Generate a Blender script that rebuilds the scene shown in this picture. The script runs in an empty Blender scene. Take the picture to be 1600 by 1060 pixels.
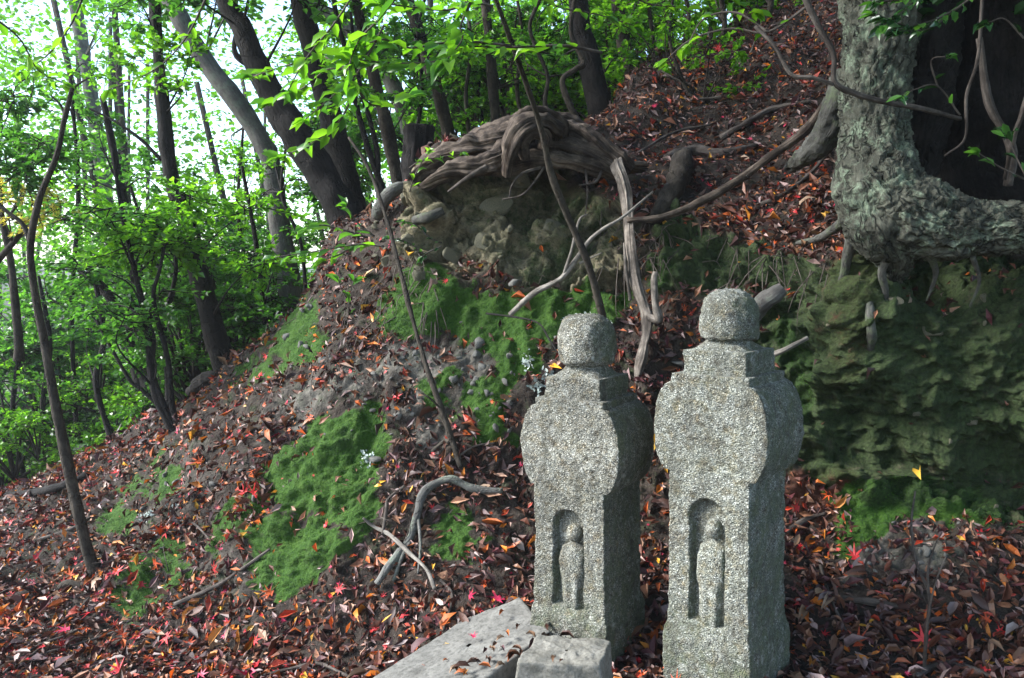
import bpy, math
import numpy as np
from mathutils import Matrix, Vector, Euler

R = math.radians
rng = np.random.default_rng(11)
scene = bpy.context.scene
col = scene.collection

# ------------------------------------------------------------------ camera, sky, sun, exposure
F = 1250.0                       # focal length in pixels of a 1600 px wide frame
CAM = np.array([0.0, 0.0, 1.55])
PITCH = math.atan(100 / F)
cam = bpy.data.cameras.new('camera')
cam.sensor_width = 36.0
cam.lens = 36.0 * F / 1600.0
cam.clip_start = 0.05
cam.clip_end = 800.0
cam_o = bpy.data.objects.new('camera', cam)
col.objects.link(cam_o)
cam_o.location = CAM
cam_o.rotation_euler = (math.pi / 2 - PITCH, 0, 0)
scene.camera = cam_o

SUN_ELEV, SUN_AZ = R(36), R(-93)          # azimuth measured from +Y towards +X: the light comes from the open valley side
world = bpy.data.worlds.new('World')
scene.world = world
world.use_nodes = True
wn = world.node_tree
sky = wn.nodes.new('ShaderNodeTexSky')
sky.sky_type = 'NISHITA'
sky.sun_disc = False
sky.sun_elevation = SUN_ELEV
sky.sun_rotation = SUN_AZ
sky.air_density = 1.0
sky.dust_density = 1.0
sky.ozone_density = 1.0
bg = wn.nodes['Background']
bg.inputs['Strength'].default_value = 0.15
wn.links.new(sky.outputs[0], bg.inputs['Color'])
sun = bpy.data.lights.new('sun', 'SUN')
sun.energy = 3.0
sun.angle = R(20)
sun.color = (1.0, 1.0, 0.995)
sun_o = bpy.data.objects.new('sun', sun)
col.objects.link(sun_o)
sd = Vector((math.sin(SUN_AZ) * math.cos(SUN_ELEV), math.cos(SUN_AZ) * math.cos(SUN_ELEV), math.sin(SUN_ELEV)))
sun_o.rotation_euler = sd.to_track_quat('Z', 'Y').to_euler()
sun_o.location = (-6, 0, 12)
scene.view_settings.view_transform = 'Standard'
scene.view_settings.look = 'None'
scene.view_settings.gamma = 1.0
scene.view_settings.exposure = 1.92
scene.view_settings.use_curve_mapping = False
scene.cycles.max_bounces = 7
scene.cycles.diffuse_bounces = 4
scene.cycles.glossy_bounces = 2
scene.cycles.transmission_bounces = 4
scene.cycles.use_denoising = True
scene.cycles.sample_clamp_indirect = 8.0

FWD = np.array([0, math.cos(PITCH), -math.sin(PITCH)])
UPV = np.array([0, math.sin(PITCH), math.cos(PITCH)])
RGT = np.array([1.0, 0, 0])


def at(px, py, Y):
    """World point seen at a pixel of the 1600 x 1060 photograph, at depth Y."""
    d = FWD + (px - 800) / F * RGT + (530 - py) / F * UPV
    return CAM + d * (Y / d[1])


def project(P):
    q = np.asarray(P) - CAM
    z = np.maximum(q @ FWD, 1e-3)
    return 800 + F * (q @ RGT) / z, 530 - F * (q @ UPV) / z, z


# ------------------------------------------------------------------ noise
def _h(ix, iy, iz, seed):
    n = (ix * 374761393 + iy * 668265263 + iz * 2147483647 + seed * 1274126177) & 0xffffffff
    n = ((n ^ (n >> 13)) * 1274126177) & 0xffffffff
    n = ((n ^ (n >> 16)) * 2246822519) & 0xffffffff
    return ((n ^ (n >> 15)) & 0xffffff) / float(0xffffff)


def noise(P, s=1.0, seed=0):
    P = np.asarray(P, float) * s + 100.37
    i = np.floor(P).astype(np.int64)
    f = P - i
    u = f * f * (3 - 2 * f)
    r = 0
    for dx in (0, 1):
        for dy in (0, 1):
            for dz in (0, 1):
                w = (u[:, 0] if dx else 1 - u[:, 0]) * (u[:, 1] if dy else 1 - u[:, 1]) * (u[:, 2] if dz else 1 - u[:, 2])
                r = r + w * _h(i[:, 0] + dx, i[:, 1] + dy, i[:, 2] + dz, seed)
    return r * 2 - 1


def fbm(P, s=1.0, oct=4, seed=0, gain=0.5):
    r, a = 0, 1.0
    for k in range(oct):
        r = r + a * noise(P, s * 2.03 ** k, seed + 17 * k)
        a *= gain
    return r


def worley(P, s=1.0, seed=0, full=False):
    P = np.asarray(P, float) * s + 50.0
    i = np.floor(P).astype(np.int64)
    n = len(P)
    f1 = np.full(n, 9.0); f2 = np.full(n, 9.0); cid = np.zeros(n); near = np.zeros((n, 3))
    for dx in (-1, 0, 1):
        for dy in (-1, 0, 1):
            for dz in (-1, 0, 1):
                c = i + (dx, dy, dz)
                o = np.stack([_h(c[:, 0], c[:, 1], c[:, 2], seed + k) for k in (1, 2, 3)], 1)
                d = np.linalg.norm(c + o - P, axis=1)
                m = d < f1
                f2 = np.where(m, f1, np.minimum(f2, d))
                cid = np.where(m, _h(c[:, 0], c[:, 1], c[:, 2], seed + 9), cid)
                near = np.where(m[:, None], P - (c + o), near)
                f1 = np.where(m, d, f1)
    return (f1, f2, cid, near / s) if full else (f1, f2, cid)


def sstep(a, b, x):
    t = np.clip((x - a) / (b - a), 0, 1)
    return t * t * (3 - 2 * t)


def pchip(x, y, xi):
    x = np.asarray(x, float); y = np.asarray(y, float); xi = np.asarray(xi, float)
    h = np.diff(x); d = (np.diff(y, axis=0).T / h).T
    m = np.zeros_like(y)
    for k in range(1, len(x) - 1):
        w1, w2 = 2 * h[k] + h[k - 1], h[k] + 2 * h[k - 1]
        ok = d[k - 1] * d[k] > 0
        with np.errstate(divide='ignore', invalid='ignore'):
            v = (w1 + w2) / (w1 / d[k - 1] + w2 / d[k])
        m[k] = np.where(ok, v, 0)
    m[0], m[-1] = d[0], d[-1]
    j = np.clip(np.searchsorted(x, xi, side='right') - 1, 0, len(x) - 2)
    t = (xi - x[j]) / h[j]
    sh = (-1,) + (1,) * (y.ndim - 1)
    t = t.reshape(sh); hh = h[j].reshape(sh)
    return (2 * t**3 - 3 * t**2 + 1) * y[j] + (t**3 - 2 * t**2 + t) * hh * m[j] + (-2 * t**3 + 3 * t**2) * y[j + 1] + (t**3 - t**2) * hh * m[j + 1]


def catmull(pts, n):
    pts = np.asarray(pts, float)
    k = len(pts)
    if k == 2:
        t = np.linspace(0, 1, n)[:, None]
        return pts[0] * (1 - t) + pts[1] * t
    P = np.vstack([2 * pts[0] - pts[1], pts, 2 * pts[-1] - pts[-2]])
    t = np.linspace(0, k - 1 - 1e-9, n)
    i = t.astype(int); u = (t - i)[:, None]
    a, b, c, d = P[i], P[i + 1], P[i + 2], P[i + 3]
    return 0.5 * ((2 * b) + (-a + c) * u + (2 * a - 5 * b + 4 * c - d) * u**2 + (-a + 3 * b - 3 * c + d) * u**3)


# ------------------------------------------------------------------ mesh building
class MB:
    """Collects vertices, faces and colours; build() links them as one mesh object."""
    def __init__(s):
        s.v, s.q, s.t, s.c, s.n, s.g = [], [], [], [], 0, []

    def add(s, v, quads=None, tris=None, c=None, g=None):
        v = np.asarray(v, float)
        s.g.append(g)
        if quads is not None and len(quads): s.q.append(np.asarray(quads, np.int64) + s.n)
        if tris is not None and len(tris): s.t.append(np.asarray(tris, np.int64) + s.n)
        s.v.append(v)
        cc = np.ones((len(v), 4)) if c is None else np.broadcast_to(np.asarray(c, float), (len(v), 4)) if np.ndim(c) == 1 else np.asarray(c, float)
        s.c.append(cc)
        s.n += len(v)

    def mesh(s, name, mat, smooth=True, colour=True, attrs=None):
        V = np.vstack(s.v)
        q = np.vstack(s.q) if s.q else np.zeros((0, 4), np.int64)
        t = np.vstack(s.t) if s.t else np.zeros((0, 3), np.int64)
        me = bpy.data.meshes.new(name)
        me.vertices.add(len(V)); me.vertices.foreach_set('co', V.astype(np.float32).ravel())
        nl = q.size + t.size
        me.loops.add(nl); me.loops.foreach_set('vertex_index', np.concatenate([q.ravel(), t.ravel()]).astype(np.int32))
        me.polygons.add(len(q) + len(t))
        st = np.concatenate([np.arange(len(q)) * 4, q.size + np.arange(len(t)) * 3]).astype(np.int32)
        me.polygons.foreach_set('loop_start', st)
        me.update(calc_edges=True)
        me.polygons.foreach_set('use_smooth', np.full(len(q) + len(t), smooth))
        if colour:
            a = me.color_attributes.new('col', 'FLOAT_COLOR', 'POINT')
            a.data.foreach_set('color', np.vstack(s.c).astype(np.float32).ravel())
        for k, val in (attrs or {}).items():
            a = me.attributes.new(k, 'FLOAT', 'POINT')
            a.data.foreach_set('value', np.asarray(val, np.float32))
        if any(g is not None for g in s.g):
            a = me.attributes.new('grain', 'FLOAT_VECTOR', 'POINT')
            a.data.foreach_set('vector', np.vstack([g if g is not None else np.zeros_like(v) for g, v in zip(s.g, s.v)]).astype(np.float32).ravel())
        me.materials.append(mat)
        me.validate()
        return me

    def build(s, name, mat, parent=None, smooth=True, colour=True, attrs=None):
        return link(name, s.mesh(name, mat, smooth, colour, attrs), parent)


def link(name, data, parent=None):
    o = bpy.data.objects.new(name, data)
    col.objects.link(o)
    if parent is not None:
        o.parent = parent
        o.matrix_parent_inverse = Matrix.Translation(-Vector(parent.location))
    return o


def tag(o, label=None, cat=None, group=None, kind=None):
    for k, v in (('label', label), ('category', cat), ('group', group), ('kind', kind)):
        if v: o[k] = v
    return o


def thing(name, label, cat, loc=(0, 0, 0), group=None):
    o = bpy.data.objects.new(name, None)
    col.objects.link(o)
    o.location = Vector([float(x) for x in loc])
    o.empty_display_size = 0.1
    return tag(o, label, cat, group)


def tube(mb, path, rad, sides=8, n=None, rough=0.0, rs=6.0, groove=0.0, gk=5, flat=1.0, seed=0, c=None, twist=0.0, cap=True):
    """A tapered tube along a smoothed path, with uneven bark or flutes."""
    path = np.asarray(path, float)
    n = n or max(6, len(path) * 4)
    P = catmull(path, n)
    rad = np.interp(np.linspace(0, 1, n), np.linspace(0, 1, len(rad)), rad)
    T = np.gradient(P, axis=0); T /= np.linalg.norm(T, axis=1)[:, None] + 1e-12
    ref = np.array([0.31, -0.83, 0.46]) if abs(T[0] @ np.array([0.31, -0.83, 0.46])) < 0.9 else np.array([1.0, 0, 0])
    N = np.zeros_like(P); B = np.zeros_like(P)
    u = np.cross(T[0], np.cross(ref, T[0])); u /= np.linalg.norm(u)
    for i in range(n):
        u = u - T[i] * (u @ T[i]); u /= np.linalg.norm(u) + 1e-12
        N[i] = u; B[i] = np.cross(T[i], u)
    a = np.linspace(0, 2 * np.pi, sides, endpoint=False)
    A = a[None, :] + twist * np.linspace(0, 1, n)[:, None]
    ca, sa = np.cos(A), np.sin(A) * flat
    r = np.repeat(rad[:, None], sides, 1)
    if groove:
        ln = np.linspace(0, 1, n)[:, None] * np.linalg.norm(np.diff(P, axis=0), axis=1).sum()
        g = np.stack([np.cos(a)[None] * gk + 0 * ln, np.sin(a)[None] * gk + 0 * ln, ln * 2.2 + 0 * a[None]], -1).reshape(-1, 3)
        r = r * (1 + groove * fbm(g, 1.0, 3, seed + 3).reshape(n, sides))
    V = P[:, None, :] + r[..., None] * (ca[..., None] * N[:, None, :] + sa[..., None] * B[:, None, :])
    if rough:
        d = fbm(V.reshape(-1, 3), rs, 3, seed).reshape(n, sides)
        V = V + (d * rough * r)[..., None] * (V - P[:, None, :]) / (np.linalg.norm(V - P[:, None, :], axis=2)[..., None] + 1e-9)
    i = np.arange(n - 1)[:, None] * sides; j = np.arange(sides)[None]
    k = (j + 1) % sides
    q = np.stack([i + j, i + k, i + sides + k, i + sides + j], -1).reshape(-1, 4)
    V = V.reshape(-1, 3)
    tr = None
    rm = rad.mean(); sl = np.concatenate([[0], np.cumsum(np.linalg.norm(np.diff(P, axis=0), axis=1))])
    gr = np.stack([np.cos(a)[None] * rm + 0 * sl[:, None], np.sin(a)[None] * rm + 0 * sl[:, None], sl[:, None] + 0 * a[None]], -1).reshape(-1, 3) + (seed % 97) * .37
    if cap:
        V = np.vstack([V, P[0] - T[0] * rad[0] * 0.2, P[-1] + T[-1] * rad[-1] * 0.2])
        gr = np.vstack([gr, gr[:1], gr[-1:]])
        jj = np.arange(sides); kk = (jj + 1) % sides; e = (n - 1) * sides
        tr = np.vstack([np.stack([np.full(sides, n * sides), kk, jj], 1), np.stack([np.full(sides, n * sides + 1), e + jj, e + kk], 1)])
    mb.add(V, q, tr, c, gr)


# leaf templates: x along the leaf 0..1, y across, z out of the blade
OVAL = (np.array([[0, 0, 0], [.28, .38, .06], [.28, 0, -.02], [.28, -.38, .06], [.66, .40, .05], [.66, 0, -.03], [.66, -.40, .05], [1, 0, -.02]]),
        np.array([[0, 2, 1], [0, 3, 2], [1, 2, 5], [1, 5, 4], [2, 3, 6], [2, 6, 5], [4, 5, 7], [5, 6, 7]]))
LITE = (np.array([[0, 0, 0], [.46, .44, .07], [.5, 0, -.02], [.46, -.44, .07], [1, 0, 0]]), np.array([[0, 2, 1], [0, 3, 2], [1, 2, 4], [2, 3, 4]]))
DIAM = (np.array([[0, 0, 0], [.45, .42, .08], [.45, -.42, .08], [1, 0, -.04]]), np.array([[0, 3, 1], [0, 2, 3]]))
_ma = []
for k, (ang, ln) in enumerate([(-140, .42), (-112, .16), (-88, .62), (-62, .22), (-40, .85), (-20, .28), (0, 1.0), (20, .28), (40, .85), (62, .22), (88, .62), (112, .16), (140, .42)]):
    _ma.append([.3 + .7 * ln * math.cos(R(ang)), .75 * ln * math.sin(R(ang)), .10 * ln * ln])
MAPLE = (np.array([[.25, 0, -.02]] + _ma), np.array([[0, i, i + 1] for i in range(1, 13)] + [[0, 13, 1]]))


def leaf_verts(tpl, P, D, N, L, W, curl=None, fold=None):
    """n leaves from one template: base points P, along D, blade normal N, length L, width W."""
    tv, tf = tpl
    n, k = len(P), len(tv)
    D = D / (np.linalg.norm(D, axis=1)[:, None] + 1e-9)
    S = np.cross(N, D); S /= np.linalg.norm(S, axis=1)[:, None] + 1e-9
    N = np.cross(D, S)
    x = np.repeat(tv[None, :, 0], n, 0); y = np.repeat(tv[None, :, 1], n, 0); z = np.repeat(tv[None, :, 2], n, 0)
    if fold is not None: z = z + fold[:, None] * np.abs(y)
    if curl is not None: z = z - curl[:, None] * (x - .5) ** 2 * 1.6
    V = P[:, None] + (x * L[:, None])[..., None] * D[:, None] + (y * W[:, None])[..., None] * S[:, None] + (z * L[:, None])[..., None] * N[:, None]
    T = tf[None] + (np.arange(n) * k)[:, None, None]
    return V.reshape(-1, 3), T.reshape(-1, 3)


def add_leaves(mb, tpl, P, D, N, L, W, C, curl=None, fold=None):
    V, T = leaf_verts(tpl, P, D, N, L, W, curl, fold)
    C = np.repeat(C, len(tpl[0]), 0)
    if C.shape[1] == 3: C = np.hstack([C, np.ones((len(C), 1))])
    mb.add(V, None, T, C)


# ------------------------------------------------------------------ materials
class NT:
    def __init__(s, name):
        s.m = bpy.data.materials.new(name); s.m.use_nodes = True
        s.t = s.m.node_tree; s.b = s.t.nodes['Principled BSDF']
        s.out = s.t.nodes['Material Output']

    def n(s, typ, **kw):
        nd = s.t.nodes.new('ShaderNode' + typ)
        for k, v in kw.items():
            if k.startswith('i_'):
                key = k[2:]
                key = int(key) if key.isdigit() else key.replace('_', ' ')
                s.set(nd.inputs[key], v)
            else: setattr(nd, k, v)
        return nd

    def set(s, inp, v):
        if isinstance(v, bpy.types.NodeSocket): s.t.links.new(v, inp)
        else: inp.default_value = v

    def coord(s): return s.n('TexCoord').outputs['Object']

    def noise(s, scale, detail=5, rough=.6, vec=None, dist=0.0):
        nd = s.n('TexNoise'); nd.inputs['Scale'].default_value = scale; nd.inputs['Detail'].default_value = detail
        nd.inputs['Roughness'].default_value = rough; nd.inputs['Distortion'].default_value = dist
        s.set(nd.inputs['Vector'], vec if vec is not None else s.coord())
        return nd.outputs[0]

    def voro(s, scale, feat='F1', vec=None, out=0, rnd=1.0):
        nd = s.n('TexVoronoi', feature=feat); nd.inputs['Scale'].default_value = scale
        nd.inputs['Randomness'].default_value = rnd
        s.set(nd.inputs['Vector'], vec if vec is not None else s.coord())
        return nd.outputs[out]

    def ramp(s, fac, *stops, interp='LINEAR'):
        nd = s.n('ValToRGB'); cr = nd.color_ramp; cr.interpolation = interp
        while len(cr.elements) < len(stops): cr.elements.new(.5)
        for e, (p, c) in zip(cr.elements, stops):
            e.position = p; e.color = (c, c, c, 1) if np.isscalar(c) else tuple(c) + (1,)
        s.set(nd.inputs[0], fac)
        return nd.outputs[0]

    def mix(s, f, a, b, mode='MIX'):
        nd = s.n('MixRGB', blend_type=mode)
        for i, v in enumerate((f, a, b)):
            if isinstance(v, (tuple, list)) and len(v) == 3: v = tuple(v) + (1,)
            s.set(nd.inputs[i], v)
        return nd.outputs[0]

    def math(s, op, a, b=0.0, clamp=False):
        nd = s.n('Math', operation=op, use_clamp=clamp); s.set(nd.inputs[0], a); s.set(nd.inputs[1], b)
        return nd.outputs[0]

    def attr(s, name, out='Fac'):
        nd = s.n('Attribute'); nd.attribute_name = name
        return nd.outputs[out]

    def bump(s, h, strength=.5, dist=.01, normal=None):
        nd = s.n('Bump'); nd.inputs['Strength'].default_value = strength; nd.inputs['Distance'].default_value = dist
        s.set(nd.inputs['Height'], h)
        if normal is not None: s.set(nd.inputs['Normal'], normal)
        return nd.outputs[0]

    def fin(s, c, rough=.8, normal=None, spec=.3):
        s.set(s.b.inputs['Base Color'], tuple(c) + (1,) if isinstance(c, (tuple, list)) and len(c) == 3 else c)
        s.set(s.b.inputs['Roughness'], rough)
        s.b.inputs['Specular IOR Level'].default_value = spec
        if normal is not None: s.set(s.b.inputs['Normal'], normal)
        return s.m


def m_hillside():
    s = NT('hillside_earth')
    big = s.noise(3, 5); mid = s.noise(14, 6, .65); fine = s.noise(60, 6, .7); grit = s.voro(70)
    soil = s.mix(s.ramp(mid, (.3, 0), (.7, 1)), (.014, .010, .008), (.05, .037, .028))
    soil = s.mix(s.ramp(fine, (.55, 0), (.75, .6)), soil, (.13, .11, .085))
    pale = s.mix(s.ramp(mid, (.3, 0), (.7, 1)), (.07, .064, .052), (.19, .178, .15))
    pale = s.mix(s.ramp(grit, (.0, .7), (.35, 0)), pale, (.055, .052, .045))
    rock = s.mix(s.ramp(mid, (.28, 0), (.7, 1)), (.07, .056, .034), (.31, .26, .165))
    rock = s.mix(s.ramp(big, (.4, 0), (.62, .6)), rock, (.085, .09, .05))
    rock = s.mix(s.ramp(fine, (.3, .7), (.5, 0)), rock, (.03, .026, .02))
    c = s.mix(s.attr('gravel'), soil, pale)
    c = s.mix(s.attr('rock'), c, rock)
    c = s.mix(s.math('MULTIPLY', s.attr('redsoil'), s.ramp(mid, (.3, .5), (.6, 1))), c, (.085, .03, .017))
    mossc = s.mix(s.ramp(fine, (.3, 0), (.7, 1)), (.010, .036, .004), (.045, .105, .010))
    mossc = s.mix(s.ramp(mid, (.45, 0), (.75, .45)), mossc, (.07, .13, .018))
    mf = s.math('ADD', s.attr('moss'), s.math('MULTIPLY', s.math('SUBTRACT', fine, .5), 1.3))
    mf = s.math('MULTIPLY', s.ramp(mf, (.38, 0), (.62, 1)), s.ramp(s.attr('moss'), (.02, 0), (.2, 1)))
    c = s.mix(mf, c, mossc)
    lf = s.math('ADD', s.attr('algae'), s.math('MULTIPLY', s.math('SUBTRACT', s.noise(8, 7, .72), .5), 2.6))
    lf = s.math('MULTIPLY', s.ramp(lf, (.3, 0), (.75, .85)), s.ramp(s.attr('algae'), (.02, 0), (.25, 1)))
    alg = s.mix(s.ramp(fine, (.35, 0), (.7, 1)), (.010, .021, .006), (.042, .078, .02))
    c = s.mix(lf, c, alg)
    h = s.math('ADD', s.math('MULTIPLY', fine, .6), s.math('ADD', s.math('MULTIPLY', s.noise(190, 4, .7), .35), s.math('MULTIPLY', grit, .35)))
    return s.fin(c, .9, s.bump(h, .9, .02), .25)


def m_granite(name, tone, green, seed):
    s = NT(name)
    co = s.n('Mapping', i_Location=(seed, seed * .7, 0), i_Vector=s.coord()).outputs[0]
    v = s.voro(240, vec=co, out=1); sep = s.n('SeparateColor', i_0=v)
    spk = s.ramp(sep.outputs[0], (0, (.10, .10, .095)), (.16, (.23, .23, .22)), (.45, (.33, .325, .30)), (.7, (.44, .42, .37)), (.88, (.68, .67, .65)), interp='CONSTANT')
    v2 = s.n('SeparateColor', i_0=s.voro(420, vec=co, out=1))
    fine = s.ramp(v2.outputs[0], (0, .55), (.5, .85), (.8, 1.2))
    c = s.mix(.8, spk, fine, 'MULTIPLY')
    big = s.noise(4.5, 5, .6, co); mid = s.noise(22, 6, .7, co)
    c = s.mix(1, c, s.mix(s.ramp(big, (.3, 0), (.7, 1)), tuple(.5 * t for t in tone), tuple(1.12 * t for t in tone)), 'MULTIPLY')
    c = s.mix(s.ramp(mid, (.48, 0), (.66, .75)), c, (.55, .40, .22), 'MULTIPLY')
    geo = s.n('NewGeometry'); sepn = s.n('SeparateXYZ', i_0=s.n('TexCoord').outputs['Normal'])
    side = s.ramp(sepn.outputs[0], (.45, 0), (.8, 1))               # algae on one face; its dark tone also paints that side's shade
    pos = s.n('SeparateXYZ', i_0=s.coord())
    low = s.ramp(pos.outputs[2], (.0, .75), (.32, .05))
    gf = s.math('ADD', s.math('MULTIPLY', side, .75), s.math('ADD', low, green))
    gf = s.math('MULTIPLY', gf, s.ramp(s.noise(9, 6, .7, co), (.38, 0), (.62, 1)))
    c = s.mix(s.math('MINIMUM', gf, .72), c, s.mix(s.ramp(mid, (.3, 0), (.7, 1)), (.03, .042, .02), (.10, .125, .06)))
    c = s.mix(s.math('MULTIPLY', s.ramp(s.noise(13, 7, .75, co), (.56, 0), (.64, .75)), s.ramp(s.noise(70, 4, .6, co), (.4, .2), (.6, 1))), c, (.40, .41, .37))
    st = s.n('Mapping', i_Scale=(1, 1, .12), i_Vector=co).outputs[0]
    c = s.mix(s.ramp(s.noise(16, 5, .7, st), (.36, .6), (.5, 0)), c, (.075, .075, .06))
    c = s.mix(s.ramp(s.noise(34, 5, .7, co), (.54, 0), (.64, .8)), c, (.06, .056, .042))
    h = s.math('ADD', s.math('MULTIPLY', s.noise(120, 5, .75, co), 1.0), s.math('MULTIPLY', s.voro(170, vec=co), .7))
    return s.fin(c, .85, s.bump(h, 1.0, .009), .3)


def m_plainstone(name, a, b, scale=18):
    s = NT(name)
    n1 = s.noise(scale, 6, .65); n2 = s.noise(scale * 6, 5, .7)
    c = s.mix(s.ramp(n1, (.3, 0), (.7, 1)), a, b)
    c = s.mix(s.ramp(n2, (.35, .6), (.55, 0)), c, tuple(x * .35 for x in a))
    return s.fin(c, .85, s.bump(s.math('ADD', n1, n2), .6, .006), .3)


def m_bark(name, a, b, crack, scale=30, stretch=.25, bump=.02, lichen=None, fur=0.5):
    """bark whose furrows run along the limb: coordinates come from the limb's own grain"""
    s = NT(name)
    gr = s.attr('grain', 'Vector')
    co = s.n('Mapping', i_Scale=(1, 1, stretch), i_Vector=gr).outputs[0]
    n0 = s.noise(5, 5, .65); n1 = s.noise(scale, 7, .72, co, .6); n2 = s.noise(scale * 3.2, 5, .7, co, .3); ed = s.voro(scale * .9, 'DISTANCE_TO_EDGE', s.mix(.06, co, s.n('TexNoise', i_Scale=scale * .6, i_Vector=gr).outputs[1], 'ADD'))
    c = s.mix(s.ramp(n1, (.32, 0), (.68, 1)), a, b)
    c = s.mix(s.ramp(n0, (.4, .65), (.62, 0)), c, tuple(x * .45 for x in a))
    if lichen: c = s.mix(s.math('MULTIPLY', s.ramp(s.noise(9, 7, .75), (.5, 0), (.6, .85)), s.ramp(n2, (.35, .3), (.6, 1))), c, lichen)
    brk = s.ramp(s.noise(scale * .35, 4, .6), (.38, 0), (.6, 1))
    cr = s.math('MULTIPLY', s.ramp(ed, (0, 1), (.13, 0)), brk)
    c = s.mix(s.math('MULTIPLY', cr, fur), c, crack)
    c = s.mix(s.ramp(n2, (.3, .55), (.48, 0)), c, crack)
    h = s.math('ADD', s.math('ADD', n1, s.math('MULTIPLY', n2, .45)), s.math('MULTIPLY', s.math('SUBTRACT', 1.0, cr), fur))
    return s.fin(c, .9, s.bump(h, 1.0, bump), .2)


def m_wood(name, a, b, dark, scale=70):
    """weathered wood, fibres run along the piece"""
    s = NT(name)
    gr = s.attr('grain', 'Vector')
    co = s.n('Mapping', i_Scale=(1, 1, .07), i_Vector=gr).outputs[0]
    n1 = s.noise(scale, 6, .72, co, .5); n3 = s.noise(scale * 3, 4, .6, co, .2); n2 = s.noise(11, 5, .65)
    c = s.mix(s.ramp(n1, (.34, 0), (.62, 1)), a, b)
    c = s.mix(s.ramp(n3, (.3, .6), (.5, 0)), c, dark)
    c = s.mix(s.ramp(n2, (.4, .8), (.6, 0)), c, dark)
    return s.fin(c, .82, s.bump(s.math('ADD', n1, s.math('MULTIPLY', n3, .4)), 1.0, .012), .25)


def m_leaf(name, trans=.45, rough=.42, spec=.45, tmul=1.9):
    s = NT(name)
    c = s.attr('col', 'Color')
    c = s.mix(.35, c, s.ramp(s.noise(35, 4, .6), (.3, .55), (.7, 1.35)), 'MULTIPLY')
    s.fin(c, rough, None, spec)
    if trans:
        tr = s.n('BsdfTranslucent')
        s.set(tr.inputs[0], s.mix(1, c, (tmul * .95, tmul, tmul * .45), 'MULTIPLY'))
        mx = s.n('MixShader', i_0=trans)
        s.t.links.new(s.b.outputs[0], mx.inputs[1]); s.t.links.new(tr.outputs[0], mx.inputs[2])
        s.t.links.new(mx.outputs[0], s.out.inputs[0])
    return s.m


def m_litter():
    s = NT('dead_leaf')
    c = s.attr('col', 'Color')
    c = s.mix(.6, c, s.ramp(s.noise(55, 5, .65), (.3, .4), (.7, 1.35)), 'MULTIPLY')
    return s.fin(c, .5, s.bump(s.noise(180, 3, .6), .35, .003), .38)


def m_valley():
    s = NT('valley_floor')
    n = s.noise(.8, 6, .7)
    return s.fin(s.mix(s.ramp(n, (.35, 0), (.65, 1)), (.03, .035, .015), (.06, .05, .03)), .95, s.bump(n, .5, .1), .1)


M = dict(
    hill=m_hillside(), valley=m_valley(), litter=m_litter(),
    granite_a=m_granite('granite_speckled', (.86, .87, .80), .10, 3.1),
    granite_b=m_granite('granite_lichened', (.84, .88, .82), .18, 8.7),
    slab=m_plainstone('slab_stone', (.095, .092, .082), (.215, .21, .19), 9),
    block=m_plainstone('rough_block_stone', (.11, .105, .085), (.24, .23, .2), 14),
    stone=m_plainstone('field_stone', (.07, .068, .06), (.21, .205, .185), 16),
    stone_b=m_plainstone('crumbling_rock', (.06, .058, .038), (.19, .175, .115), 18),
    lichen=m_plainstone('pale_lichen', (.30, .36, .32), (.55, .60, .55), 40),
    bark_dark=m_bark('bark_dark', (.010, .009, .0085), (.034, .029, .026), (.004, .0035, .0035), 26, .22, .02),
    bark_mid=m_bark('bark_brown', (.03, .025, .02), (.10, .083, .063), (.012, .01, .008), 34, .3, .012),
    bark_pale=m_bark('bark_pale', (.075, .07, .064), (.17, .16, .145), (.04, .036, .032), 26, .2, .008, (.12, .145, .11), .3),
    bark_big=m_bark('bark_furrowed', (.05, .05, .038), (.165, .17, .13), (.012, .012, .009), 30, .25, .02, (.21, .27, .185), .8),
    bark_grey=m_bark('bark_smooth_grey', (.09, .088, .08), (.23, .225, .205), (.04, .036, .032), 40, .15, .01, (.17, .20, .15), .5),
    bark_moss=m_bark('bark_mossy_root', (.06, .058, .05), (.17, .165, .145), (.02, .02, .016), 30, .3, .01, (.09, .115, .06), .4),
    wood=m_wood('weathered_wood', (.09, .075, .062), (.33, .285, .24), (.03, .023, .018)),
    wood_brown=m_wood('brown_dead_wood', (.035, .024, .018), (.165, .128, .098), (.013, .008, .006)),
    twig=m_wood('twig_bark', (.05, .04, .032), (.16, .135, .115), (.03, .022, .018)),
    twig_pale=m_wood('pale_twig', (.15, .135, .115), (.33, .30, .26), (.08, .07, .058)),
    leaf=m_leaf('green_leaf', .55, .34, .6), leaf_hero=m_leaf('large_green_leaf', .45, .33, .5), leaf_dark=m_leaf('evergreen_leaf', .22, .25, .6, 1.2),
    moss=m_leaf('moss_tuft', .25, .9, .1, 1.2),
)

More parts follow.
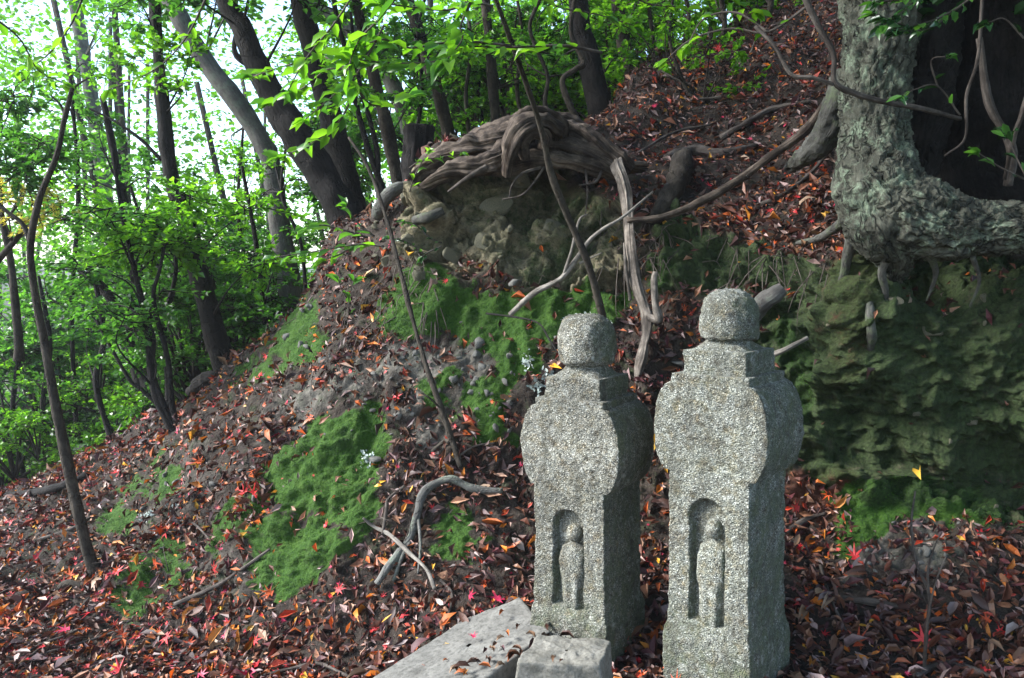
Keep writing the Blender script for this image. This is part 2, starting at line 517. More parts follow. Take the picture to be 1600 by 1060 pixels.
# ------------------------------------------------------------------ hillside: one lofted sheet, valley, bank, overhang and upper slope
STA = {  # px of the station: rows B..I as (py, Y) seen from the camera; J as (dY, dz) from I
    -900: [(1060, 4.0), (990, 4.8), (960, 5.4), (930, 6.4), (915, 7.2), (905, 7.8), (900, 8.4), (1.0, -.5), (4, -2.6)],
    -300: [(1060, 3.95), (975, 4.7), (915, 5.4), (870, 6.3), (845, 7.0), (832, 7.7), (825, 8.2), (1.0, -.6), (4, -2.6)],
    0: [(1060, 3.8), (950, 4.6), (880, 5.3), (830, 6.1), (800, 6.8), (785, 7.4), (776, 8.0), (1.0, -.7), (4, -2.8)],
    150: [(1060, 3.75), (930, 4.5), (860, 5.1), (790, 5.7), (745, 6.2), (715, 6.7), (698, 7.2), (.9, -.8), (4, -3.2)],
    300: [(1060, 3.7), (945, 4.25), (860, 4.6), (770, 5.0), (700, 5.5), (650, 6.0), (615, 6.5), (.8, -.8), (4, -3.6)],
    400: [(1060, 3.6), (950, 4.05), (860, 4.3), (710, 4.65), (625, 5.2), (575, 5.8), (540, 6.3), (.7, -.8), (4, -4.0)],
    460: [(1060, 3.55), (940, 4.0), (860, 4.2), (700, 4.55), (590, 5.1), (520, 5.7), (482, 6.3), (.7, -.8), (4, -4.2)],
    530: [(1060, 3.45), (915, 3.95), (830, 4.15), (680, 4.5), (550, 5.0), (440, 5.6), (352, 6.4), (.8, -.7), (4, -4.4)],
    610: [(1060, 3.35), (890, 3.95), (780, 4.2), (640, 4.55), (500, 4.95), (395, 5.35), (312, 5.8), (.9, -.5), (4, -4.0)],
    690: [(1060, 3.25), (850, 3.95), (750, 4.2), (600, 4.5), (448, 4.85), (300, 5.12), (236, 5.35), (1.1, -.1), (4, -3.6)],
    800: [(1060, 3.15), (840, 4.0), (720, 4.25), (570, 4.5), (442, 4.8), (290, 5.15), (212, 5.35), (1.2, .05), (4, -3.0)],
    920: [(1060, 3.1), (830, 4.0), (700, 4.2), (560, 4.45), (435, 4.76), (300, 5.15), (222, 5.5), (1.6, .35), (3, -1.5)],
    1010: [(1060, 3.1), (820, 4.0), (700, 4.15), (600, 4.3), (465, 4.6), (345, 4.8), (235, 5.8), (2.0, 1.05), (3, -.3)],
    1110: [(1060, 3.05), (810, 3.95), (700, 4.1), (600, 4.22), (470, 4.4), (375, 4.6), (235, 5.8), (2.2, 1.35), (3, .3)],
    1230: [(1060, 3.05), (800, 3.9), (690, 4.05), (560, 4.15), (450, 4.22), (400, 4.35), (255, 5.4), (2.8, 1.95), (3, 1.6)],
    1330: [(1060, 3.05), (835, 3.75), (720, 3.95), (600, 3.95), (490, 3.88), (425, 3.98), (310, 4.6), (3.0, 2.1), (3, 1.8)],
    1450: [(1060, 3.02), (850, 3.62), (740, 3.88), (600, 3.74), (485, 3.78), (425, 4.1), (305, 4.25), (3.2, 2.2), (3, 1.8)],
    1600: [(1060, 3.0), (860, 3.5), (750, 3.8), (610, 3.62), (490, 3.72), (420, 4.05), (318, 4.2), (3.2, 2.2), (3, 1.8)],
    1850: [(1060, 2.95), (860, 3.4), (760, 3.6), (620, 3.5), (480, 3.6), (420, 3.8), (330, 4.1), (3.2, 2.2), (3, 1.8)],
    2500: [(1060, 2.9), (860, 3.2), (760, 3.4), (620, 3.4), (480, 3.5), (420, 3.6), (330, 4.0), (3.2, 2.2), (3, 1.8)],
}
keys = []
for px, rows in STA.items():
    pts = [at(px, py, Y) for py, Y in rows[:7]]
    b = pts[0]
    a = np.array([b[0] * .45, -1.5, b[2]]); m = np.array([b[0] * .8, 1.2, b[2]])
    i = pts[-1] + np.array([(px - 800) / F * rows[7][0], rows[7][0], rows[7][1]])
    j = i + np.array([(px - 800) / F * rows[8][0], rows[8][0], rows[8][1]])
    k = j + np.array([(px - 800) / F * 6, 6.0, min(rows[8][1], 0) * .6])
    keys.append([a, m] + pts + [i, j, k])
keys = np.array(keys)
spx = np.array(list(STA.keys()), float)
cols_px = np.concatenate([np.linspace(-900, -60, 60, endpoint=False), np.linspace(-60, 1660, 470, endpoint=False), np.linspace(1660, 2500, 80)])
G = pchip(spx, keys, cols_px)                       # columns x key rows x 3
segs = [8, 24, 78, 62, 72, 66, 62, 62, 56, 20, 10]
tt = np.concatenate([k + np.arange(n) / n for k, n in enumerate(segs)] + [[len(segs)]])
G = pchip(np.arange(len(segs) + 1), G.transpose(1, 0, 2), tt)   # rows x columns x 3
NR, NC = G.shape[:2]


def grid_normals(G):
    du = np.gradient(G, axis=1); dv = np.gradient(G, axis=0)
    n = np.cross(du, dv)
    return n / (np.linalg.norm(n, axis=2)[..., None] + 1e-12)


P = G.reshape(-1, 3)
N0 = grid_normals(G).reshape(-1, 3)
qx, qy, qz = project(P)
vis = (P[:, 1] > .5)
jx = 28 * fbm(P, 3.0, 3, 5) + 16 * fbm(P, 16, 3, 8); jy = 28 * fbm(P, 3.0, 3, 6) + 16 * fbm(P, 16, 3, 9)


def poly(pts, x=None, y=None):
    x = qx + jx if x is None else x; y = qy + jy if y is None else y
    ins = np.zeros(len(x), bool)
    n = len(pts)
    for i in range(n):
        (x1, y1), (x2, y2) = pts[i], pts[(i + 1) % n]
        if y1 == y2: continue
        c = ((y1 > y) != (y2 > y)) & (x < (x2 - x1) * (y - y1) / (y2 - y1) + x1)
        ins ^= c
    return ins.astype(float)


MOSS = [[(605, 640), (480, 690), (425, 740), (395, 870), (390, 940), (450, 925), (545, 870), (590, 790), (605, 700)],
        [(700, 480), (745, 450), (880, 445), (990, 425), (985, 480), (900, 505), (870, 570), (815, 610), (745, 545), (690, 535)],
        [(605, 440), (690, 440), (730, 470), (690, 540), (620, 530), (590, 480)], [(670, 590), (720, 580), (740, 640), (690, 650)],
        [(740, 590), (820, 600), (830, 700), (770, 680)], [(185, 945), (230, 890), (330, 845), (345, 880), (280, 930), (200, 975)],
        [(670, 800), (740, 770), (760, 840), (720, 890), (670, 880)], [(365, 590), (410, 530), (455, 500), (470, 530), (400, 590)],
        [(215, 780), (250, 700), (270, 720), (260, 790), (230, 830)], [(410, 470), (480, 430), (520, 520), (500, 560), (430, 560)],
        [(330, 800), (390, 760), (400, 830), (340, 850)], [(1215, 480), (1270, 540), (1260, 640), (1225, 660)], [(1285, 760), (1440, 740), (1600, 780), (1560, 830), (1420, 830), (1300, 840)],
        [(1010, 390), (1060, 400), (1050, 450), (1000, 440)], [(150, 800), (200, 740), (215, 760), (180, 830)]]
moss = np.zeros(len(P))
for pg in MOSS: moss = np.maximum(moss, poly(pg))
rockp = poly([(655, 280), (760, 255), (900, 270), (965, 300), (975, 440), (890, 445), (780, 440), (690, 440), (640, 400)])
cliff = poly([(1190, 440), (1300, 420), (1400, 400), (1700, 380), (2300, 380), (2300, 850), (1750, 840), (1420, 800), (1290, 740), (1230, 700), (1180, 560)])
cliff = np.maximum(cliff, poly([(1010, 350), (1200, 400), (1240, 470), (1100, 470), (1000, 440)]))
gravel = poly([(520, 560), (640, 540), (730, 560), (760, 640), (700, 690), (620, 660), (520, 640), (460, 700), (470, 600)])
gravel = np.maximum(gravel, poly([(700, 500), (760, 560), (800, 620), (770, 640), (690, 560)]))
gravel = np.maximum(gravel, poly([(1330, 830), (1480, 810), (1500, 870), (1440, 920), (1330, 890)]))
gravel = np.maximum(gravel, .3 * poly([(190, 700), (320, 660), (330, 760), (240, 860), (170, 860)]))
gravel = np.maximum(gravel, .3 * poly([(290, 870), (400, 830), (390, 960), (250, 975)]))
gravel = np.maximum(gravel, .35 * poly([(400, 700), (480, 480), (560, 560), (500, 700)]))
gravel *= sstep(-.45, .35, fbm(P, 5, 3, 71)) * .8
redsoil = np.maximum(poly([(1300, 350), (1360, 330), (1370, 430), (1310, 600), (1290, 560)]), poly([(1230, 720), (1320, 700), (1330, 800), (1240, 800)]))
litter = np.ones(len(P))


def blur(a, k=2):
    a = a.reshape(NR, NC)
    for _ in range(k):
        a = (a + np.roll(a, 1, 0) + np.roll(a, -1, 0) + np.roll(a, 1, 1) + np.roll(a, -1, 1)) / 5
    return a.ravel()


rock = blur(np.maximum(rockp, cliff), 3); rockp = blur(rockp, 3); cliffb = blur(cliff, 3)
mossb = blur(moss, 5) * sstep(-1.15, -.35, fbm(P, 7, 3, 72))
# relief: soft undulation everywhere, broken blocks on the rock, gullies on the bank, tufts on the moss
bankw = sstep(2.2, 3.2, tt)[:, None] * (1 - sstep(7.2, 8.2, tt))[:, None] * np.ones(NC)[None]
bankw = blur(bankw.ravel(), 1)


def facets(P, sc, seed, tilt, step, crack, cw):
    """Broken rock: every cell is a tilted facet at its own height, with a crack round it."""
    Q = P + .25 / sc * np.stack([fbm(P, sc * .9, 2, seed + 1), fbm(P, sc * .9, 2, seed + 2), fbm(P, sc * .9, 2, seed + 3)], 1)
    a, b, c, v = worley(Q * np.array([.8, 1, 1.25]), sc, seed, True)
    r = np.stack([np.modf(c * k)[0] - .5 for k in (7.13, 13.7, 29.3)], 1)
    return (v * r).sum(1) * 2 * tilt + (c - .5) * step - crack * np.exp(-((b - a) / cw) ** 2)


blocks = facets(P, 3.4, 4, .85, .09, .045, .05) + facets(P, 9, 14, .6, .03, .018, .06) + facets(P, 24, 24, .5, .01, .006, .08)
disp = .035 * fbm(P, 1.6, 3, 1) + .018 * fbm(P, 7, 3, 2)
disp += bankw * (.05 * fbm(P * np.array([1, 1, .35]), 4.0, 4, 21) + .022 * fbm(P, 16, 3, 22))
disp += (rockp + .16 * np.clip(rock - rockp, 0, 1)) * (blocks + .012 * fbm(P, 30, 3, 7))
disp += cliffb * (.09 * fbm(P * np.array([1, 1, 1.6]), 3.2, 4, 31) + .035 * fbm(P, 22, 4, 33) + .05 * np.abs(fbm(P * np.array([1, 1, 1.5]), 7, 3, 34)))
disp += mossb * (.012 * np.abs(fbm(P, 38, 2, 41)) + .02 * fbm(P, 10, 2, 42))
ups = blur((sstep(7.3, 8.3, tt)[:, None] * np.ones(NC)[None]).ravel(), 1)
disp += ups * (.075 * fbm(P, 2.6, 3, 81) + .03 * fbm(P, 9, 2, 82))
disp += gravel * .012 * fbm(P, 45, 2, 43)
foot = 1 - sstep(1.6, 3.0, tt)
disp = (disp.reshape(NR, NC) * (1 - .6 * foot[:, None])).ravel()
P2 = P + N0 * disp[:, None]
G2 = P2.reshape(NR, NC, 3)
N2 = grid_normals(G2).reshape(-1, 3)
steep = N2[:, 2]
litter *= sstep(.22, .55, blur(steep, 3)) * (1 - .92 * mossb) * (1 - .98 * rockp) * (1 - .93 * cliffb) * (1 - .72 * blur(gravel, 2)) * (1 - .6 * redsoil)
litter *= 1 - .45 * bankw * sstep(-.3, .3, fbm(P, 3.5, 3, 74)) * sstep(250, 480, qx)
litter = np.maximum(litter, .07 * (bankw > .5) * (1 - mossb) * (1 - rock))
pile = np.zeros(len(P))
for pg in [[(380, 760), (440, 730), (420, 830), (370, 860)], [(520, 460), (620, 440), (620, 540), (500, 560)], [(600, 680), (800, 690), (820, 800), (640, 760)], [(700, 400), (830, 440), (720, 445)],
           [(1050, 460), (1130, 470), (1120, 560), (1030, 560)], [(1180, 250), (1310, 260), (1320, 400), (1200, 390)], [(1420, 270), (1600, 270), (1600, 330), (1480, 320)], [(1230, 740), (1300, 740), (1330, 850), (1230, 850)]]:
    pile = np.maximum(pile, poly(pg))
litter = np.maximum(litter, .85 * blur(pile, 2))
mb = MB()
ii = (np.arange(NR - 1)[:, None] * NC + np.arange(NC - 1)[None]).ravel()
mb.add(P2, np.stack([ii, ii + 1, ii + NC + 1, ii + NC], 1))
hill = mb.build('hillside', M['hill'], colour=False, attrs=dict(
    moss=np.clip(mossb * (.9 + .3 * noise(P, 5, 51)), 0, 1), rock=np.clip(rockp + .45 * cliffb, 0, 1), gravel=blur(gravel, 1), redsoil=blur(redsoil, 2),
    algae=np.clip(cliffb * .8 + rockp * (.25 + .3 * noise(P, 3, 52)) + .12 * bankw + (1 - cliffb) * (1 - rockp) * .1, 0, 1)))
tag(hill, kind='structure')

mb = MB()
gx = np.linspace(-1, 1, 80); gs = np.sign(gx) * np.abs(gx) ** 2.2 * 350
X, Yg = np.meshgrid(gs, gs + 60)
Z = -4.6 + .5 * fbm(np.stack([X.ravel(), Yg.ravel(), 0 * X.ravel()], 1), .06, 4, 3).reshape(X.shape)
Z += 9 * sstep(60, 320, np.hypot(X, Yg)) - .8 * (np.hypot(X, Yg - 3) < 9)
k = len(gx); ii = (np.arange(k - 1)[:, None] * k + np.arange(k - 1)[None]).ravel()
mb.add(np.stack([X, Yg, Z], -1).reshape(-1, 3), np.stack([ii, ii + 1, ii + k + 1, ii + k], 1))
tag(mb.build('valley_ground', M['valley'], colour=False), kind='structure')


def ground(px, py):
    """Point and normal of the hillside seen at a pixel (nearest grid vertex in front)."""
    d = (hx - px) ** 2 + (hy - py) ** 2
    c = np.where(d < 9 ** 2)[0]
    if len(c) == 0: c = np.array([np.argmin(d)])
    j = c[np.argmin(hz[c])]
    j = HV[j]
    return P2[j].copy(), N2[j].copy()


HV = np.where((P2[:, 1] > 1.0))[0]
hx, hy, hz = project(P2[HV])


def floor_z(x, y):
    """Height of the foreground ground at a plan position."""
    c = HV
    j = c[np.argmin((P2[c, 0] - x) ** 2 + (P2[c, 1] - y) ** 2)]
    return P2[j, 2]



# ------------------------------------------------------------------ carved stone markers
def marker(label, base, phi, lv, mat, dome, seed):
    """lv: heights of base flare, niche bottom, niche top, drum bottom, drum middle, drum top, tier bottom, tier top, cap bottom, cap top."""
    zf, n0, n1, d0, dm, d1, t0, t1, c0, c1 = lv
    root = thing('stone_marker', label, 'stone marker', base, 'carved stone markers')
    root.rotation_euler = (R(.6), R(-.5), -phi)
    H = .168
    so = seed * 3.7

    def ring(hx, hy, r, nf, ns):
        pts = []
        def seg(a, b, n): pts.extend([(a[0] + (b[0] - a[0]) * t, a[1] + (b[1] - a[1]) * t) for t in np.linspace(0, 1, n, endpoint=False)])
        def arc(cx, cy, a0): pts.extend([(cx + r * math.cos(a0 + k * math.pi / 8), cy + r * math.sin(a0 + k * math.pi / 8)) for k in range(4)])
        seg((-hx + r, -hy), (hx - r, -hy), nf); arc(hx - r, -hy + r, -math.pi / 2)
        seg((hx, -hy + r), (hx, hy - r), ns); arc(hx - r, hy - r, 0)
        seg((hx - r, hy), (-hx + r, hy), ns); arc(-hx + r, hy - r, math.pi / 2)
        seg((-hx, hy - r), (-hx, -hy + r), ns); arc(-hx + r, -hy + r, math.pi)
        return pts

    def body(name, zs, fx, fy, r, nf=72, ns=30, niche=False, top=False, par=root):
        rows = [np.array([(x, y, z) for x, y in ring(fx(z), fy(z), r, nf, ns)]) for z in zs]
        k = len(rows[0]); V = np.vstack(rows)
        nrm = np.zeros_like(V)
        hx = np.repeat([fx(z) for z in zs], k); hy = np.repeat([fy(z) for z in zs], k)
        nrm[:, 0] = np.sign(V[:, 0]) * sstep(.8, 1, np.abs(V[:, 0]) / hx); nrm[:, 1] = np.sign(V[:, 1]) * sstep(.8, 1, np.abs(V[:, 1]) / hy)
        nrm /= np.linalg.norm(nrm, axis=1)[:, None] + 1e-6
        amp = .003 * fbm(V + so, 26, 3, seed) + .0028 * fbm(V + so, 95, 2, seed + 2) + .003 * fbm(V + so, 6, 2, seed + 3)
        edge = np.minimum(np.abs(np.abs(V[:, 0]) - hx), 1) + np.minimum(np.abs(np.abs(V[:, 1]) - hy), 1)
        amp -= .004 * np.exp(-(edge / .02) ** 2) * np.maximum(0, fbm(V + so, 18, 3, seed + 5) + .25)
        if niche:
            fr = V[:, 1] < -hy * .985
            aw = .074
            x, z = V[:, 0] + .002, V[:, 2]
            top_c = n1 - aw
            sd = np.where(z > top_c, np.hypot(x, z - top_c) - aw, np.maximum(np.abs(x) - aw, n0 - z))
            sd += .004 * noise(V + so, 30, seed)
            V[:, 1] += np.where(fr, .038 * (1 - sstep(-.012, .004, sd)), 0)
        V += nrm * amp[:, None]
        i = np.arange(len(zs) - 1)[:, None] * k; j = np.arange(k)[None]; jn = (j + 1) % k
        q = np.stack([i + j, i + jn, i + k + jn, i + k + j], -1).reshape(-1, 4)
        m = MB()
        tr = None
        if top:
            e = (len(zs) - 1) * k; c = len(V)
            # flat top as inward rings so that it stays dense enough to be rough
            V = np.vstack([V] + [np.array([0, 0, zs[-1]]) + (V[e:e + k] - np.array([0, 0, zs[-1]])) * np.array([f, f, 1]) + np.array([0, 0, .0015]) for f in (.93, .8, .6, .3, .02)])
            i = (len(zs) - 1 + np.arange(5))[:, None] * k
            q = np.vstack([q, np.stack([i + j, i + jn, i + k + jn, i + k + j], -1).reshape(-1, 4)])
        m.add(V, q)
        return m.build(name, mat, par, colour=False)

    def loc(o):                                   # parts live in the marker's own frame
        o.matrix_parent_inverse = Matrix.Identity(4); return o

    def fshaft(z): return H + .013 * (1 - sstep(zf - .05, zf + .02, z)) + .006 * (1 - sstep(0, .5, z))
    sh = loc(body('shaft', np.linspace(-.12, d0, int((d0 + .12) / .0047)), fshaft, fshaft, .006, niche=True))
    hd = (d1 - d0) / 2

    def fdrum(z):
        t = np.clip(abs(z - (d0 + d1) / 2 + .006) / (hd + .004), 0, 1)
        b = (1 - t ** 2.0) ** .55
        return H + .07 * b if z < (d0 + d1) / 2 else H - .006 + .076 * b
    def fdep(z):
        t = np.clip(abs(z - (d0 + d1) / 2) / hd, 0, 1)
        return H + .004 * (1 - t ** 2)
    loc(body('drum', np.concatenate([np.linspace(d0, d0 + .03, 14, endpoint=False), np.linspace(d0 + .03, d1 - .03, 44, endpoint=False), np.linspace(d1 - .03, d1, 14)]), fdrum, fdep, .006, top=True))
    if t0 > d1 + .008:
        loc(body('collar', np.linspace(d1 - .004, t0, 8), lambda z: H - .006, lambda z: H - .006, .005, 56, 24, top=True))
    tw = H * .8
    loc(body('tier', np.linspace(t0, t1, 18), lambda z: tw - .004 * (z - t0) / (t1 - t0), lambda z: tw - .006, .005, 56, 24, top=True))
    # neck: round under the cap, spreading to the square tier
    m = MB(); k = 64; zs = np.linspace(t1, c0 + .01, 16); rows = []
    for z in zs:
        t = (z - t1) / (c0 - t1 + .01)
        r = .082 + (tw - .022 - .082) * (1 - t) ** 1.7
        p = 2 + 6 * (1 - t) ** 3
        a = np.linspace(0, 2 * np.pi, k, endpoint=False)
        ca, sa = np.cos(a), np.sin(a)
        rr = r / (np.abs(ca) ** p + np.abs(sa) ** p) ** (1 / p)
        rows.append(np.stack([rr * ca, rr * sa, np.full(k, z)], 1))
    V = np.vstack(rows); V[:, :2] *= 1 + (.03 * fbm(V + so, 30, 3, seed + 8))[:, None]
    i = np.arange(len(zs) - 1)[:, None] * k; j = np.arange(k)[None]; jn = (j + 1) % k
    Q = np.stack([i + j, i + jn, i + k + jn, i + k + j], -1).reshape(-1, 4)
    m.add(V, Q); neck = loc(m.build('neck', mat, root, colour=False))
    # cap: jewel-shaped finial
    m = MB(); ch = c1 - c0; prof = []
    for t in np.linspace(0, 1, 56):
        if dome:
            z = [(-.0, .082), (.0, .104), (.04, .112), (.15, .1155), (.45, .1135), (.66, .106), (.79, .093), (.88, .072), (.945, .045), (.98, .02), (1, .001)]
        else:
            z = [(.0, .085), (.01, .108), (.07, .119), (.25, .124), (.55, .1235), (.74, .117), (.87, .102), (.95, .076), (.985, .045), (1, .001)]
        zz = np.interp(t, np.linspace(0, 1, len(z)), [a[0] for a in z]); r = np.interp(t, np.linspace(0, 1, len(z)), [a[1] for a in z])
        prof.append((c0 + zz * ch, r))
    a = np.linspace(0, 2 * np.pi, 72, endpoint=False); k = 72
    V = np.vstack([np.stack([r * np.cos(a), r * np.sin(a), np.full(k, z)], 1) for z, r in prof])
    cc = np.array([0, 0, (c0 + c1) / 2])
    dn = (V - cc) / np.linalg.norm(V - cc, axis=1)[:, None]
    V += dn * (.0045 * fbm(V + so, 24, 3, seed + 10) + .003 * fbm(V + so, 90, 2, seed + 11) + .006 * fbm(V + so, 7, 2, seed + 12))[:, None]
    i = np.arange(len(prof) - 1)[:, None] * k; j = np.arange(k)[None]; jn = (j + 1) % k
    m.add(V, np.stack([i + j, i + jn, i + k + jn, i + k + j], -1).reshape(-1, 4))
    loc(m.build('cap', mat, root, colour=False))
    # worn standing figure in the niche
    fig_h = (n1 - n0) * .84; y0 = -H + .038
    def lathe(name, prof, par, dep, k=40, yc=0.0):
        m = MB(); a = np.linspace(-np.pi, np.pi, k)
        V = np.vstack([np.stack([r * np.sin(a) + .012, y0 - r * dep * np.cos(a) + yc, np.full(k, z)], 1) for z, r in prof])
        if name == 'carved_figure':
            aa = np.tile(a, len(prof)); hh = np.clip((V[:, 2] - n0) / fig_h, 0, 1)
            V[:, 1] += .005 * np.cos(aa * 7) * (1 - sstep(.35, .6, hh)) - .012 * np.exp(-((np.abs(aa) - 1.0) / .35) ** 2) * np.exp(-((hh - .52) / .16) ** 2)
            V[:, 0] += np.sign(aa) * .008 * np.exp(-((hh - .45) / .12) ** 2) * np.abs(np.sin(aa))
        V[:, :2] += np.stack([.004 * fbm(V + so, 32, 2, seed + 20), .004 * fbm(V + so, 32, 2, seed + 21)], 1)
        i = np.arange(len(prof) - 1)[:, None] * k; j = np.arange(k - 1)[None]
        m.add(V, np.stack([i + j, i + j + 1, i + k + j + 1, i + k + j], -1).reshape(-1, 4))
        return loc(m.build(name, mat, par, colour=False))
    pr = [(0, .001), (.0, .044), (.06, .05), (.2, .052), (.42, .051), (.55, .053), (.66, .056), (.74, .048), (.785, .022), (.82, .001)]
    pz = np.linspace(0, 1, 40)
    prof = [(n0 - .004 + fig_h * np.interp(t, np.linspace(0, 1, len(pr)), [p[0] for p in pr]), 1.13 * np.interp(t, np.linspace(0, 1, len(pr)), [p[1] for p in pr])) for t in pz]
    f = lathe('carved_figure', prof, root, .8)
    hc = n0 + fig_h * .9; hr = .036
    lathe('head', [(hc - hr * math.cos(t) * 1.15, hr * math.sin(t)) for t in np.linspace(.05, math.pi - .05, 22)], f, .95)
    lathe('folded_hands', [(n0 + fig_h * .56 + .014 * -math.cos(t), .026 * math.sin(t) ** .7) for t in np.linspace(.05, math.pi - .05, 12)], f, .5, 24, -.03)
    return root


c_right = at(1143, 640, 3.12); c_left = at(922, 640, 3.42)
BR = (c_right[0], c_right[1], 0.0); BL = (c_left[0], c_left[1], .05)
mk_r = marker('tall granite marker with pointed dome cap, standing nearest the mossy cliff', BR, R(41),
              (.17, .205, .70, .79, .985, 1.142, 1.172, 1.262, 1.302, 1.50), M['granite_b'], True, 2)
mk_l = marker('granite marker with flat cushion cap beside the stone slab', BL, R(34.5),
              (.09, .10, .52, .612, .80, .958, .984, 1.072, 1.122, 1.335), M['granite_a'], False, 5)


# ------------------------------------------------------------------ slab and loose block
def hull_stone(name, label, top, thick, mat, seed, cat='stone', rough=.006):
    """A block whose top outline is given in plan (world points), with chipped edges."""
    top = np.array(top); c = top.mean(0)
    k = 26; n = len(top)
    out = np.vstack([top[i] + (top[(i + 1) % n] - top[i]) * t for i in range(n) for t in np.linspace(0, 1, k, endpoint=False)])
    m = n * k; rows = []
    for f in np.linspace(.03, .96, 26): rows.append(c + (out - c) * f)
    rows.append(c + (out - c) * .992 - [0, 0, .006])
    for t in np.linspace(.15, 1, 9): rows.append(c + (out - c) * (1 + .04 * t) - [0, 0, thick * t])
    V = np.vstack(rows)
    d = V - (c - [0, 0, thick / 2]); d /= np.linalg.norm(d, axis=1)[:, None]
    V = V + np.array([0, 0, 1]) * (rough * fbm(V, 9, 4, seed))[:, None] + d * (rough * 1.4 * fbm(V, 16, 4, seed + 4))[:, None]
    i = np.arange(len(rows) - 1)[:, None] * m; j = np.arange(m)[None]; jn = (j + 1) % m
    b = MB(); b.add(V - c, np.stack([i + j, i + jn, i + m + jn, i + m + j], -1).reshape(-1, 4)[:, ::-1])
    o = b.build(name, mat, colour=False); o.location = c
    return tag(o, label, cat)


def flat(px, py, z):
    d = FWD + (px - 800) / F * RGT + (530 - py) / F * UPV
    return CAM + d * ((z - CAM[2]) / d[2])


hull_stone('stone_slab', 'pale grey flat stone slab with leaves along its edge', [flat(540, 1085, -.115), flat(690, 1110, -.035), flat(862, 985, .045), flat(812, 932, .05), flat(735, 962, -.01)], .12, M['slab'], 3, 'slab', .004)
hull_stone('stone_block', 'small rough block at the foot of the cushion-capped marker', [flat(806, 1034, .12), flat(940, 1042, .115), flat(956, 1000, .13), flat(838, 992, .135)], .18, M['block'], 9, 'stone block', .007)

# ------------------------------------------------------------------ fallen leaves
PAL = np.array([[.055, .022, .014], [.09, .036, .02], [.13, .06, .032], [.045, .022, .018], [.20, .11, .06], [.29, .19, .12], [.31, .25, .22], [.20, .15, .14], [.36, .09, .014], [.46, .17, .02], [.54, .33, .035], [.27, .035, .014], [.075, .024, .026]])
PW = np.array([20, 19, 13, 16, 8, 5, 6, 6, 4, 2.5, 2, 4, 13.0]); PW /= PW.sum()
REDS = np.array([[.42, .012, .018], [.5, .03, .03], [.45, .02, .07], [.36, .05, .012], [.55, .09, .015]])
cellA = np.linalg.norm(np.cross(G2[:-1, 1:] - G2[:-1, :-1], G2[1:, :-1] - G2[:-1, :-1]), axis=2)
L4 = litter.reshape(NR, NC)
fx2, fy2, fz2 = project(P2); fx2 = fx2.reshape(NR, NC); fy2 = fy2.reshape(NR, NC)
inview = (fx2 > -420) & (fx2 < 2080) & (fy2 < 1230) & (fy2 > -160) & (G2[..., 1] > 2.2)
dens = L4[:-1, :-1] * cellA * inview[:-1, :-1]
dens = dens * np.where(G2[:-1, :-1, 1] < 4.9, 2.6, 1.1) * np.where((fx2 > -60) & (fx2 < 1660) & (fy2 > -40) & (fy2 < 1110), 1, .45)[:-1, :-1]
NLEAF = int(min(240000, dens.sum() * 9000))


def scatter(w, n):
    cell = rng.choice(w.size, n, p=(w / w.sum()).ravel())
    r, c = np.divmod(cell, NC - 1)
    u, v = rng.random(n)[:, None], rng.random(n)[:, None]
    p = (G2[r, c] * (1 - u) + G2[r, c + 1] * u) * (1 - v) + (G2[r + 1, c] * (1 - u) + G2[r + 1, c + 1] * u) * v
    return p, N2.reshape(NR, NC, 3)[r, c], r, c


def blocked(p):
    """Inside a marker, the slab or the block: no leaf there."""
    b = np.zeros(len(p), bool)
    for c, ph, h in ((BR, R(41), .185), (BL, R(34.5), .185)):
        dx, dy = p[:, 0] - c[0], p[:, 1] - c[1]
        lx = dx * math.cos(ph) - dy * math.sin(ph); ly = dx * math.sin(ph) + dy * math.cos(ph)
        b |= (np.abs(lx) < h) & (np.abs(ly) < h)
    x, y, _ = project(p)
    return b


lp, ln, lr, lc = scatter(dens, NLEAF)
ok = ~blocked(lp); lp, ln, lr, lc = lp[ok], ln[ok], lr[ok], lc[ok]
n = len(lp)
tilt = rng.normal(0, .34, (n, 3)); ln = ln + tilt; ln /= np.linalg.norm(ln, axis=1)[:, None]
ld = rng.normal(0, 1, (n, 3)); ld -= ln * (ld * ln).sum(1)[:, None]
sx, sy, sz = project(lp)
leftw = sstep(700, 250, sx)
ci = rng.choice(len(PAL), n, p=PW)
lcol = PAL[ci] * rng.uniform(.7, 1.35, (n, 1))
warm = (rng.random(n) < .16 * leftw + .02)
lcol *= (.9 + .3 * fbm(lp, 2.2, 2, 73))[:, None] * np.array([[1.15, .98, .98]])
lcol[warm] = PAL[rng.choice([8, 9, 11, 4, 8], warm.sum())] * rng.uniform(.7, 1.2, (warm.sum(), 1))
lL = (rng.gamma(4.2, .0118, n)).clip(.018, .115); lW = lL * rng.uniform(.33, .5, n)
red = rng.random(n) < .024 + .075 * leftw
lcol[red] = REDS[rng.integers(0, len(REDS), red.sum())] * rng.uniform(.75, 1.15, (red.sum(), 1))
curl = rng.normal(.25, .5, n); fold = rng.uniform(-.1, .6, n)
lift = rng.gamma(1.8, .007, n)
lp = lp + ln * lift[:, None] + np.array([0, 0, .003])
infr = (sx > 5) & (sx < 1595) & (sy > 20) & (sy < 1055)
